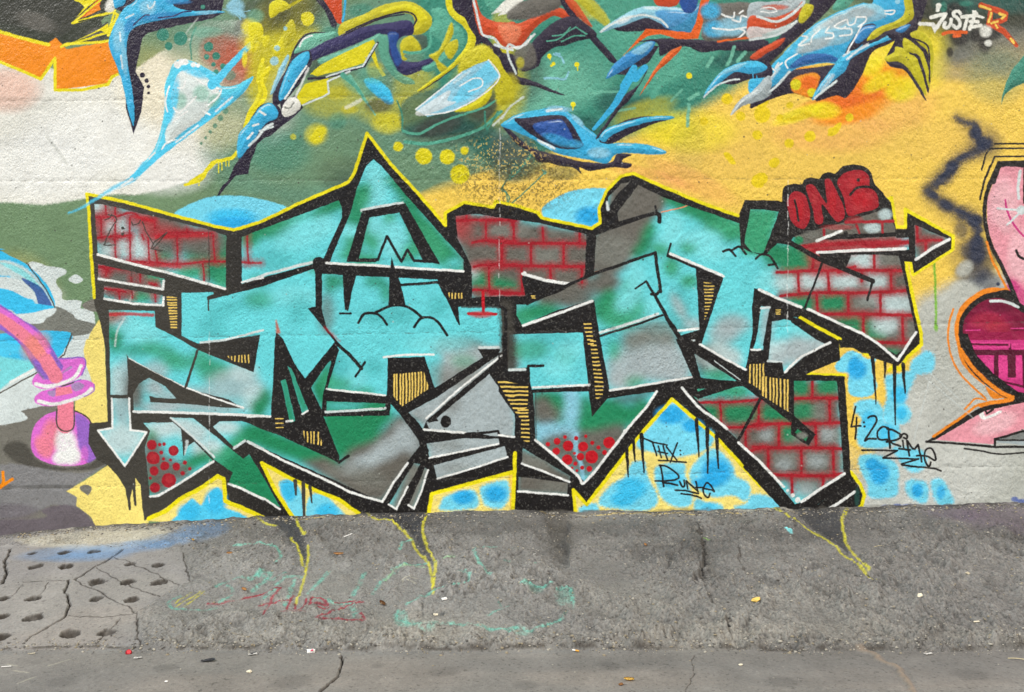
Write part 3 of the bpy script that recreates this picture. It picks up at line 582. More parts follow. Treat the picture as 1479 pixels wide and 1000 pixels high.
SIDES = '''
# ============ left: orb, cream sea, grey rocks, pink bent tube
T 0 240
C W2 1.5 | -1100,500 -60,600 120,560 180,530 260,555 310,560 365,575 365,600 320,625 315,655 345,700 350,740 420,745 455,755 450,790 510,800 530,870 500,950 470,1010 380,1300 -1100,1700
C W2 1 | 380,630 420,603 462,632 425,655
C rk 1.5 | 455,775 500,745 545,745 580,790 550,810 500,805
B wh:.3 | 200,720,200,100
C gy 1.5 | -60,660 0,675 70,695 130,720 200,745 205,755 60,770 -60,790
C gy 1.5 | 300,780 400,820 430,850 540,885 480,935 350,945 240,925 170,880 240,870
C rk:.8 3 | -60,900 60,920 130,960 60,970 -60,960
C sky 1.3 | -1000,350 -60,450 0,470 60,500 130,535 200,590 280,690 305,785 230,790 60,790 -60,840 -1000,600
C ice 4 | -1000,480 -60,520 60,530 150,570 220,640 270,720 300,775 250,780 200,770 150,680 60,620 -60,600
C tq2:.8 3 | 0,540 100,560 200,640 260,730 230,700 120,610
C W2 2 | -60,620 60,620 140,650 195,720 200,745 140,730 60,690 -60,665
C B3:.9 1.5 | 120,625 200,655 250,700 290,780 250,780 215,770 190,700
C sky 1.5 | 20,790 100,760 200,765 310,785 240,800 120,830 60,800
C W2 2 | 60,830 200,815 310,790 290,830 200,860 140,865
C sky 1.3 | -60,980 120,960 240,915 320,925 400,940 380,990 320,1050 200,1100 60,1090 -60,1100
K K3 1.8 1 | 150,540 210,620 270,710 305,785
T 0 490
C sky 1.3 | -60,-10 120,-40 380,-40 370,20 330,100 200,160 60,110 -60,100
C tq2 5 | -60,100 60,105 200,130 215,160 60,240 -60,300
C B5:.8 6 | -60,10 100,30 160,60 60,90 -60,90
S W 4 2 | 60,240 215,155
S K3 1.8 1 | -60,330 0,300 215,180 | 355,90 400,-30
K K3 2 1 | 350,90 335,105
C rk 1.5 | -1100,550 -60,480 130,430 120,400 200,380 320,360 420,400 500,440 560,480 640,540 640,700 620,700 560,710 380,840 430,880 430,930 560,1100 -1100,1100
C W2 1.5 | -1100,470 -60,480 0,480 60,470 140,450 150,430 110,405 180,375 300,365 100,300 -60,330 -1100,350
C K2:.75 6 | 20,620 60,570 140,580 200,660 300,705 420,710 520,680 560,600 520,540 640,560 640,700 560,720 300,730 120,700
C wgy 4 | -1100,700 -60,700 60,690 300,730 480,740 600,690 400,830 380,845 430,880 430,940 300,920 200,960 -60,1000 -1100,1000
C w2:.85 4 | -1100,1000 150,1000 230,950 340,920 440,940 500,1000 540,1100 -1100,1130
B K2:.4 | -10,820,120,26 | 300,820,260,14
B w2:.6 | 60,960,200,60
F sdl 1.2 | 480,0 580,0 600,465 520,468 460,430 415,400 420,330 520,260 470,120 465,60
F sdl 1.2 | 570,-120 545,-100 500,-30 470,50 580,20
F sdl 1.5 | 370,845 480,780 600,700 640,720 690,800 790,740 830,1000 810,1080 560,1080 500,980 425,925 430,880
C rk 1.5 | 445,820 475,808 505,820 510,840 490,865 470,855 450,840
S Or 4.5 1.3 | 18,740 22,790 8,820 | 8,820 70,778 | -30,790 5,825
# flask
C pk 1.3 | 172,560 200,470 270,415 370,395 460,420 510,480 500,560 550,630 480,690 380,705 270,690 190,640
C pur:.9 3 | 420,420 470,430 512,490 505,570 552,632 490,685 440,600 430,500
B pk2 | 280,540,70,130,10 | 240,600,50,90,-30
B W | 370,590,80,130,-10 | 400,650,70,60 | 340,660,60,50
B pk:.7 | 470,640,30,60
K K2 2 1 | 420,400 480,430 515,480 
S pk2 23 2 | 365,340 365,480
D pk2 2 | 365,470,46
K K3 2 1 | 318,390 315,460 335,500 370,512 405,500 415,460 412,380
# rings
C pk 1.2 | 190,330 230,290 330,265 400,240 470,225 520,245 520,280 470,320 380,355 280,375 210,360
C lil:.9 1.5 | 270,290 310,285 300,320 270,310 | 400,250 440,240 470,260 430,290 405,280
K W 5 2 | 215,345 290,362 380,345 470,310 510,275
K pur 1.5 1 | 525,250 520,290 470,320 | 300,280 400,240 450,225
F pk2 1.2 | 310,270 395,262 405,300 310,320
C pk 1.2 | 180,230 210,190 300,200 330,110 400,110 460,105 475,140 460,190 420,225 340,262 240,275 190,260
C lil:.8 2 | 240,190 300,200 280,220 240,225 | 340,190 390,150 400,160 350,190
K W 5 2 | 200,250 270,262 360,240 420,205 450,150
K pur 2 1 | 330,110 400,105 465,105 475,150 455,200
K K3 2 1 | 345,262 410,240 
# tube
T 0 240
C pur 2 | -60,740 20,780 120,850 200,900 270,980 330,1080 350,1120 300,1180 240,1180 190,1120 120,1000 40,930 -60,870
K pk2 20 2.5 | -70,800 0,830 90,900 180,980 250,1070 310,1170
K pk 7 3 | -60,770 40,820 130,880 210,950 270,1030
K gy:.5 3 3 | 120,1000 190,1110 240,1180
B sal:.5 | 200,1000,80,120,50
# ============ right: pink figure
T 1099 240
F pk3 1 | 1340,0 1500,-30 2600,-60 2600,1000 1462,840 1400,690 1290,430 1260,350 1255,200 1290,90
B pk4:.9 | 1350,220,110,200 | 1440,500,90,200
B mag:.8 | 1440,760,80,180,-20 | 1400,680,40,60
B pk3 | 1320,420,50,120,-15
K K 6 1.2 | 1480,0 1340,-5 1290,60 1250,180 1245,300 1275,430 1340,560 1400,690 1440,800 1470,880
K W2 4 1.4 | 1440,30 1430,120 1435,180
K mag 3 1.2 | 1360,190 1375,260 1410,330 1462,390
S W2 3 1.2 | 1315,235 1450,245 | 1370,325 1440,260 
D W2 2.5 | 1450,245,26
K K 4 1 | 1420,470 1435,500 1462,515
F K 1 | 1458,0 1600,0 1600,200 1458,210
K or4 3.5 1.2 | 1255,420 1280,510 1330,610 1370,690
K K 3 1 | 1275,0 1240,90 1218,185
T 1099 0
S K 2.5 1 | 1300,800 1600,798 | 1227,945 1250,860 1278,825 1600,825 | 1240,1010 1300,870 1600,868
S K 8 1 | 1290,1010 1325,910 1600,905
F K 1 | 1315,905 1600,898 1600,925 1330,925 1300,1000 1280,1000
C W2:.7 1.5 | 1440,945 1450,960 1440,1010 1430,980
# maroon berry
T 1099 240
C or4 1.2 | 1370,690 1250,700 1170,740 1110,790 1080,880 1085,960 1110,1080 1180,1170 1290,1250 1390,1310 1300,1345 1350,1290 1260,1260 1200,900
K or4 6.5 1.2 | 1370,692 1270,690 1190,725 1120,790 1090,880 1095,970 1130,1070
K or4 3 1.2 | 1070,795 1045,880 1042,990 1075,1100 1130,1180 1245,1290
C K 1.2 | 1100,930 1110,840 1160,770 1230,720 1300,700 1380,690 1440,760 1600,900 1600,1400 1400,1310 1280,1240 1170,1140 1120,1050
C mar 1.3 | 1125,950 1130,860 1180,790 1260,740 1350,740 1420,790 1600,960 1600,1350 1420,1290 1290,1200 1180,1100 1140,1020
B mr2 | 1290,880,140,110 | 1200,900,80,80
B mr3:.6 | 1330,780,90,50
B rd2:.35 | 1260,860,120,60 | 1320,900,90,50
K W2 4 1.2 | 1275,750 1340,750 1390,765 1430,785
T 1099 490
F mag 1 | 1150,0 1600,-10 1600,320 1420,300 1290,210 1180,90
B hot | 1450,150,150,100 | 1300,150,100,90
F mr2 1 | 1130,-30 1600,-50 1600,5 1140,5 
S mr3 4 1 | 1160,25 1380,30 1385,70 1165,70 | 1180,82 1600,82
F mr3 1 | 1170,60 1600,60 1600,85 1185,85
S hot 2.2 1 | 1140,18 1380,22 1380,45 1150,48 | 1600,30 1400,28 1395,52 1600,55
S hot 1.6 1 | 1140,-50 1220,-50 | 1390,-60 1462,-60
F mr3 1 | 1295,88 1320,88 1320,240 1295,225 | 1370,88 1415,88 1415,215 1370,215 | 1452,88 1600,88 1600,290 1452,270
S mr3 3 1 | 1300,225 1480,270
F pk3 1 | 970,560 1240,400 1462,350 1800,250 1800,520 1600,460 1462,500 1310,555 1290,585
B pk4 | 1300,470,160,70,-20
K W 4 1.5 | 1215,415 1240,440 1330,405 | 1225,395 1240,440
F K 1 | 920,570 1060,470 1230,375 1340,350 1400,330 1280,240 1180,150 1130,60 1095,-30 1150,-30 1190,80 1290,190 1420,290 1600,330 1600,340 1440,355 1260,395 1240,400 970,560
S K 3 1 | 1245,390 1255,415 1290,390
F gyl 1 | 1310,550 1800,400 1800,620 1310,575
F gy2:.7 1.5 | 1340,548 1480,500 1480,560 1340,560
S K 3.4 1 | 920,570 1080,580 1310,600 1800,590 | 1300,600 1300,555 1480,505 1800,400
S K 2.6 1 | 1310,560 1480,562 1800,560
K K 2.4 1 | 1130,608 1230,622 1330,640 1480,630 1800,632
K or4 4 1.2 | 1400,320 1370,335 1270,355 1200,370 1120,430 960,540
K or4 2.6 1 | 1250,340 1195,330 1160,360 1130,390
K or4 6 1.5 | 1110,60 1180,160 1260,240 1340,300 1395,330 1340,345 1270,355 1220,370
S W2:.4 2 1.5 | 850,110 1100,330 | 950,180 850,560 | 900,200 1180,440
# blue cloud patches
B bsh:.8 | 700,935,40,20 | 820,930,50,18 | 760,925,30,14 | 1410,890,26,18 | 1450,900,40,16
C sk2 3 | 415,140 480,70 540,75 590,110 640,110 620,180 650,260 600,320 500,310 485,240 490,190 430,180
B sk3 | 535,170,70,70 | 520,140,40,60
C sk2 6 | 830,190 840,120 920,65 965,100 950,180 860,195
C sk2 6 | 690,210 760,190 860,180 830,280 790,330 835,400 820,460 740,480 690,460 680,400 700,320
B sky | 770,310,60,60 | 780,410,40,50
C sk2 6 | 530,350 620,335 680,380 690,460 760,470 770,540 700,600 560,600 530,520 560,450 520,400
B sky:.8 | 600,450,50,70 | 700,520,60,60
C sk2 6 | 550,650 640,640 750,690 765,790 750,870 610,880 590,800 550,720
B sk3 | 660,750,70,80 | 620,700,50,50
C sk2 6 | 740,600 900,620 920,700 870,740 820,730 760,660
C sk2 6 | 810,790 860,780 920,800 930,880 900,915 830,880 805,840
B sk3 | 870,840,40,50
C sk2 6 | 945,790 1000,775 1050,840 1070,910 1010,930 960,880
B sk3:.8 | 1000,850,30,50
# ============ blue domes behind the piece
T 0 240
C sk2 2 | 970,275 1050,215 1160,175 1270,165 1400,175 1560,215 1590,240 1560,310 1300,370 1150,340
B sky | 1290,290,180,70
B sk3 | 1300,330,170,60
T 720 240
C sk2 2 | 240,245 300,190 400,140 500,125 600,125 650,160 600,340 520,350 300,320
B sk3 | 510,280,110,70 | 560,300,60,50
K tl:.9 2 1 | 110,-10 20,120 45,150 50,205 | 20,120 60,170 65,215 260,35 | 260,35 240,20
B tld:.5 | 60,30,130,80 | 350,40,120,50
D tql 1.5 | 258,36,11
'''

# lettering faces: painted on their own layer, then stencilled into the black piece
CL = '''
TG
F tq 1 | 90,180 1400,180 1400,770 90,770
T 0 240
B gn | 1260,470,70,130 | 1200,590,90,60 | 1140,500,120,60 | 640,900,60,120 | 900,500,80,30
B gy2 | 560,330,100,100 | 900,330,200,90,15 | 960,420,220,80 | 760,600,200,60 | 760,700,200,60 | 620,380,90,200 | 900,300,140,60 | 1150,420,120,100 | 620,620,100,50 | 640,700,100,40
B gy:.8 | 600,250,70,70 | 840,680,60,60
B ice:.9 | 610,320,50,60 | 670,340,40,50 | 760,470,90,70,20 | 720,430,80,50 | 620,470,70,40 | 540,220,50,50 | 820,460,30,60
B gn2 | 1390,400,60,60 | 1440,370,60,40 | 1240,640,60,50 | 870,610,60,40 | 1060,590,90,40 | 780,730,60,30
B tqd:.5 | 1250,800,120,50,-20 | 1400,760,90,50 | 1180,900,90,60 | 750,870,90,40
B tq2 | 720,880,110,50 | 800,930,120,60
K W2:.6 3 2 | 690,845 650,920 640,1000 | 810,500 870,540 | 740,700 720,750
# bricks Z1
K red 3.2 3 | 530,285 640,280 740,260 790,300 850,300 | 540,400 700,385 720,400 | 640,400 730,385 | 860,385 1000,370 1180,375 | 700,530 850,535 1000,545 1180,530 1450,540 | 560,560 600,580 | 545,560 720,575 | 575,680 650,690 700,700 | 830,650 870,660
K rd3:.6 5 3.5 | 730,280 800,290 850,310 | 870,395 1000,390 1160,385 | 730,545 900,550 1000,560 
S red 2.6 2.4 | 585,220 590,270 | 640,230 640,270 | 560,290 565,400 | 640,300 642,380 | 722,290 724,540 | 860,300 862,350 | 790,380 800,410 | 825,400 830,530 | 640,410 645,530 | 865,470 875,530 | 985,380 988,540 | 1185,385 1195,535 | 1375,390 1380,540 | 1130,545 1135,640 | 590,560 590,610 | 780,600 780,640 | 730,620 735,730 | 660,690 665,740 | 860,660 865,755 | 1040,350 1045,380
S rd3:.8 5 2.5 | 610,825 700,822 850,828 
B rd2:.6 | 560,300,60,60 | 880,360,120,50 | 620,840,90,40 | 780,300,90,50 | 1000,385,200,30 | 860,545,260,30 | 560,580,60,40
S K2 1.6 1 | 580,300 610,290 620,270 | 600,270 640,280 650,300 610,360 580,440 640,440 | 730,310 740,330 770,320 780,300 | 790,310 810,360 850,430 | 850,460 930,370 860,420 840,460 900,470 | 680,340 690,350 | 680,380 690,370
D K2 1.5 | 682,345,9 680,378,9
S K2:.6 1.5 1 | 1160,350 1165,640 | 730,550 735,720
T 360 240
B gn | 500,200,90,50,-25 | 430,240,110,40,-25 | 130,340,120,70 | 0,390,60,50 | 60,640,60,30
B gn2:.7 | 200,310,150,40,-20 | 60,740,90,50 | 380,560,60,50
B tq2:.8 | 300,380,180,80,-20 | 420,330,70,60 | 250,720,150,60
B tqd:.5 | 150,520,120,60 | 280,800,70,90
# A
B gn | 1050,430,170,60,50 | 920,290,150,50,50 | 600,270,110,70,-60 | 680,120,50,110,60 | 840,110,90,50,45 | 950,400,60,130,-30 | 1120,520,120,60,40 | 900,170,110,46,50 | 1000,350,110,40,50 | 590,170,40,80,20
B gn2 | 1000,430,140,80,50 | 560,440,100,70,-60 | 640,520,90,40 | 870,480,80,60 | 690,390,60,90 | 660,340,40,60 | 780,300,40,50 | 650,200,60,60
B tq2 | 700,60,50,90,-20 | 720,180,50,90 | 560,360,70,40,10 | 700,330,50,60 | 690,240,50,40 | 790,430,90,70,50 | 820,360,80,40,40
B tq:.8 | 1140,540,50,30 | 500,430,40,60
# lower A
B gn:.8 | 700,640,70,40 | 760,700,40,60 | 450,650,40,60 | 500,640,60,40
B gy2:.7 | 430,820,50,120
B tqd:.6 | 780,830,160,60 | 1050,780,60,60 | 900,560,60,60
B gy:.9 | 1180,1010,140,60 | 1100,1000,90,50
# bricks Z2
F gy2 3 | 1130,250 1480,290 1480,780 1240,750 1190,500 1130,380
T 720 240
F gy2 3 | -60,280 520,370 490,660 160,740 -60,760
B gy:.8 | 240,500,120,60 | 60,350,120,60
T 360 240
B gn | 1275,630,60,60 | 1400,650,110,30,12 | 1400,660,90,30
B ice:.8 | 1240,590,40,40 | 1420,740,80,30
K red 4 2 | 1140,305 1300,300 1480,300 | 1240,425 1300,415 1480,418 | 1250,560 1300,550 1480,548 | 1220,690 1300,690 1480,710
S red 3 1.8 | 1315,300 1315,410 | 1400,420 1402,550 | 1330,555 1335,700 | 1210,265 1205,300 | 1440,710 1440,700
B rd2:.5 | 1190,350,60,80 | 1300,560,100,30 | 1150,320,60,80
T 720 240
K red 4.4 2 | -40,300 60,300 80,330 | -40,420 100,430 300,430 490,432 | -40,550 120,555 300,558 500,560 | -40,708 160,708
S red 3.6 1.8 | 85,290 85,420 | 245,345 250,430 | 452,370 450,430 | 18,420 20,550 | 180,435 180,555 | 362,435 362,555 | 128,560 132,700 | 288,560 290,630 | 462,560 465,650
# grey body of the second half
F gy2 4 | 520,380 660,240 560,60 900,40 940,150 920,260 860,290 830,360 800,430 740,510 680,590 620,600 500,600
B gy:.9 | 640,470,130,100 | 720,160,80,90
B gn | 990,200,90,40,20 | 1200,300,160,60,25 | 1290,370,90,60 | 830,390,40,90,20 | 790,470,60,40,-40 | 1050,240,100,40,20 | 1150,250,160,60,20 | 950,180,50,40 
B gn2 | 1060,450,60,40 | 1260,340,120,60 | 1060,640,60,40 | 960,560,50,60 | 900,460,60,40
B tq2 | 970,330,60,70 | 1130,400,120,50 | 960,400,80,50 | 1190,480,110,50
B gy2 | 370,690,170,70,-20 | 560,660,130,60,-10 | 420,740,120,60 | 270,740,60,40 | 600,640,70,60
B gn | 250,810,110,50 | 580,790,70,80,20 | 170,820,90,50 | 620,740,60,60 
B gn2:.9 | 700,800,130,90 | 130,860,80,60 | 740,700,60,90 | 660,870,100,40
B tq2:.9 | 760,620,60,90 | 720,740,90,60,-40 | 860,780,50,60
B gy:.85 | 880,920,120,70 | 830,1000,160,80 | 950,980,60,60 | 760,960,90,60
B tqd:.5 | 1010,760,60,100 | 1010,850,60,80 | 620,960,80,60 | 300,960,140,50
B gyl:.9 | 1080,880,60,40 | 1300,880,100,60 | 1250,930,90,60 | 1000,780,30,90,-30
K sal 1.6 1.2 | 905,258 1000,235 1065,215 | 540,590 650,560
T 720 490
B gy:.8 | 70,100,60,120 
B K2:.5 | 60,0,40,140 | 50,100,30,90
B gyl | 720,160,130,110 | 860,130,140,110 | 680,230,90,60 | 960,140,130,120 | 1000,200,60,50
B gn2:.7 | 760,240,60,40 | 170,60,120,60 | 640,60,40,60 | 370,90,60,60
B tq2:.8 | 400,60,90,60 | 330,160,90,60
B gn | 280,340,100,60 | 640,430,170,80 | 560,470,110,50 | 800,390,60,60 | 340,420,60,60 | 330,380,80,60 | 720,420,110,50 | 240,330,60,40 | 480,400,60,90 | 600,380,90,60 | 500,480,90,60
B K2:.8 | 720,330,100,26 | 820,300,60,20
B gy2 | 260,420,90,70 | 240,370,60,60 | 330,590,130,100 | 480,660,130,110 | 620,570,110,90 | 660,520,60,50 | 420,560,130,60 | 540,560,110,60 | 560,640,80,80
B B4:.8 | 410,360,50,90 | 400,430,50,60 | 300,500,120,40,-5 | 230,520,50,50 | 420,530,26,60 | 400,300,40,60
K B4:.8 6 4 | 430,530 430,620 460,700 470,780
D rd3 1 | 275,585,12 325,568,18 369,543,10 320,625,21 387,593,30 430,552,12 485,541,9 470,598,28 521,577,11 382,670,29 455,655,21 422,635,8 518,655,36 427,692,11 465,715,11 505,722,16 615,575,32 555,602,11 590,630,14 410,715,7 435,730,8 490,600,8
# right lower cells
B gy | 1200,100,100,90 | 1130,90,60,60
B ice:.9 | 1160,120,60,40,30 | 1250,80,90,60,30 | 1300,110,60,60 
B gn2:.9 | 1230,290,160,40 | 1080,300,60,60 | 1240,210,110,30 | 1330,290,80,40
B K2:.7 | 1130,160,30,60
B gn2:.5 | 1200,190,80,30
F gy2 5 | 1110,345 1462,330 1462,700 1240,480 1150,400
F gy2 3 | 1250,480 1462,330 1900,200 1900,800 1462,800
B gn | 1340,410,120,60 | 1200,410,50,60 | 1300,400,60,50 | 1180,400,60,60
B tqd:.5 | 1190,330,100,30
S red 4 2 | 1110,352 1300,350 1470,335 | 1250,492 1380,488 1470,478 | 1390,625 1470,600 
S red 3.4 2 | 1232,350 1240,470 | 1446,335 1446,480 | 1372,492 1374,600
T 1099 490
B gn | 230,270,60,70 | 360,265,60,60 | 240,400,70,60 | 60,410,90,50 | 150,520,60,60 | 200,250,50,60 | 400,250,50,60 | 100,420,90,50 | 170,500,60,40
B gy:.9 | 330,400,50,60 | 390,540,70,60 | 30,540,50,50 | 140,670,80,60 | 300,670,90,60 | 270,820,90,60 | 220,560,60,30 | 430,680,50,60
B gyl:.7 | 370,530,50,40 | 30,530,40,40 | 310,680,60,40 | 250,840,60,40 | 130,700,50,40
K red 4.6 2 | 180,332 300,328 430,328 | -40,478 100,470 300,470 440,465 | -40,600 100,605 300,605 470,610 | 40,755 200,758 350,760 450,750
S red 4 2 | 285,225 285,325 | 383,330 385,470 | 102,475 100,600 | 305,475 305,600 | 40,605 42,750 | 225,605 225,750 | 402,605 405,760 | 172,755 174,860 | 345,765 345,820 
# Z3 right upper arm
T 1099 240
F gn2 3 | -110,225 115,235 20,510 -110,490
F gy2 6 | 180,350 720,220 900,900 880,1010 760,1100 560,1000 300,830 100,720 60,600 250,480
F gy2 3 | 830,300 1060,400 850,540
B gn | 130,530,120,90 | 210,415,40,50 | 70,470,60,60 | 220,540,70,60 | 250,770,60,50 | 400,760,90,60 | 500,880,90,60 | 620,920,90,60,30 | 720,1050,60,40 | 170,500,120,80 | 390,750,80,50 | 200,740,60,40
B tq2 | 40,650,80,60 | 60,600,50,50 | 130,650,80,50
B ice:.95 | 620,340,90,50 | 690,270,60,50 | 560,520,90,60,-20 | 310,640,110,60 | 470,640,90,50 | 640,640,70,50 | 740,770,110,70 | 690,880,80,60 | 160,650,100,50 | 620,740,80,40 | 600,540,60,60
B gy:.8 | 580,760,90,50 | 700,520,60,50 | 380,360,90,40,-15 | 810,920,40,60 | 430,420,60,30
B rd2:.6 | 520,310,90,30 | 530,440,200,40 | 320,440,100,30 | 320,570,50,60 | 740,430,60,30 | 300,500,60,50
K red 4.6 2 | 470,312 600,310 735,308 | 90,592 300,582 560,580 800,582 | 110,722 300,705 560,705 820,692 | 310,825 560,822 850,832 | 610,978 860,985 | 560,445 820,425 | 520,470 280,470 | 430,590 520,560
K red 6 3 | 230,450 400,435 600,428 820,425
S red 4 2 | 530,315 545,375 | 672,312 675,375 | 628,490 630,580 | 205,590 210,710 | 370,585 380,705 | 720,585 725,695 | 310,710 315,825 | 485,705 485,825 | 662,700 665,830 | 568,830 570,950 | 785,830 790,975 | 290,505 285,580 | 350,360 350,400 | 560,640 560,600 | 628,430 625,460 | 865,330 868,420 | 915,420 915,480 | 870,415 1000,412
B rd2:.35 | 700,700,200,20 | 600,830,200,24 | 500,590,300,20
# sub arm bottom
T 1099 490
B ice:.9 | 110,60,60,60 | 300,20,90,40 | 200,60,60,60 | 60,80,40,60
B gyl:.95 | 230,60,140,100,-20 | 90,120,60,50
B sal:.7 | 385,15,20,10
T 1099 240
B gyl:.8 | 60,820,40,60 | 30,900,40,120
B tq2:.7 | 200,900,120,40,30
# left column / Z letter
T 0 490
B gn:.7 | 640,40,40,50 | 760,60,100,40
B gn2:.8 | 1190,180,110,60 | 900,70,120,50,20 | 1120,110,60,60 | 1000,130,100,50
B gn:.5 | 1180,150,70,50
B gyl:.8 | 1300,250,160,90 | 1040,320,200,60 | 1180,380,200,40 | 680,380,60,120 | 700,220,60,120 | 860,180,80,60
B ice:.8 | 1420,330,80,90 | 1350,180,80,60 | 660,560,120,90 | 700,560,120,90 | 640,250,40,120
B gy2:.9 | 745,260,60,100 | 760,330,40,70
B gyl | 860,270,60,40 | 900,380,120,40
B gn | 1430,390,40,60
B ice | 1000,470,90,40 | 1080,520,90,60 | 900,500,110,50 | 1250,490,90,40 | 1110,610,50,40 | 1180,600,60,50
B gn2 | 1380,540,130,60,-30 | 1300,600,110,40,-30 | 1260,680,90,60 | 1130,670,70,30 | 840,560,40,60
B gn | 1440,530,90,50 | 1330,740,110,80 | 1390,820,120,90 | 1440,700,80,60 | 1330,690,90,50 | 1090,680,110,40,-30 | 1420,760,90,70 | 1300,760,60,60
B gy2 | 900,730,120,90 | 850,640,60,110 | 1010,740,60,50,-30 | 880,820,70,60 | 860,780,60,60
B gn:.5 | 1060,680,60,40 | 830,820,30,80
D red 1.6 | 843,588,27 888,588,10 913,584,11 965,620,28 850,660,36 897,630,11 915,705,25 908,665,9 980,708,22 857,732,25 947,672,9 1028,685,12 1055,722,10 1015,745,12 938,785,40 836,772,9 861,825,28 875,680,9
D rd2:.7 3 | 940,780,22 850,655,20 965,618,16 
T 360 490
B gn | 100,560,160,60,28 | 260,620,160,50,28 | 60,760,90,120 | 0,720,90,90 | 200,600,120,50,28 | 400,680,110,30,20 | 90,330,40,60 | 60,380,40,50 | 350,660,110,40,20 | 60,540,90,50,20 | 100,850,60,60
F gn 2.5 | 10,470 500,640 500,700 330,690 200,640 10,570
F gn 2.5 | 0,640 200,930 150,960 -60,870 -200,780 -60,620
F gn 2.5 | 340,260 480,60 400,420 | 160,200 210,200 270,480 210,480 | 200,130 240,130 340,400 290,420
B gn | 600,380,180,60 | 600,550,170,110 | 480,480,90,110 | 520,600,60,70 | 640,440,160,60 | 560,500,130,90
F gn 3 | 400,300 560,290 780,340 780,420 830,400 720,500 680,560 560,600 500,640 450,560 400,420
B tq:.8 | 520,370,130,20 | 640,320,80,20
F gy2 7 | 840,410 960,520 980,600 740,920 620,900 280,680 420,655 500,700 560,610 700,560 770,480
B gyl | 780,600,140,60,-30 | 860,520,60,60 | 660,660,120,30,-15 | 620,700,120,40,-20 | 900,580,50,60 | 740,640,160,40,-25
B gy:.7 | 640,760,140,60,20 | 470,730,60,40
F gyl 3 | 850,400 1040,300 1080,90 1000,60 1430,40 1475,400 1475,700 1010,780 980,560 960,480
B gy2:.5 | 1120,360,60,60 | 920,440,60,30 | 1150,220,90,70
B gy:.6 | 1220,200,90,70 | 1050,200,60,80 | 1370,130,50,60 
B gn2:.5 | 1190,120,80,40 
B tq2:.7 | 1050,30,200,50 
B tqd:.6 | 690,160,60,50 | 500,150,60,60
B gn2:.8 | 520,250,70,40 | 440,240,60,60 | 640,290,60,30
B tq2:.6 | 600,220,60,60
F gy 2 | 770,960 900,680 1000,700 1000,760 920,960
F gyl 2 | 980,540 1470,500 1470,680 1020,800
B gy:.6 | 1100,590,100,24 | 1150,720,100,24
T 720 490
F gyl 3 | -60,260 20,320 100,430 100,560 -60,560
F gy2 2 | 110,590 420,760 410,880 90,860
B gy:.8 | 200,680,110,60 | 300,820,90,30
T 1099 490
F gy2 2 | 300,920 500,780 540,860 370,980
# knuckle greys
T 720 240
F gy2 1 | 590,260 610,160 690,90 760,70 660,260
F gy2 1 | 770,90 930,170 880,270 660,330
'''

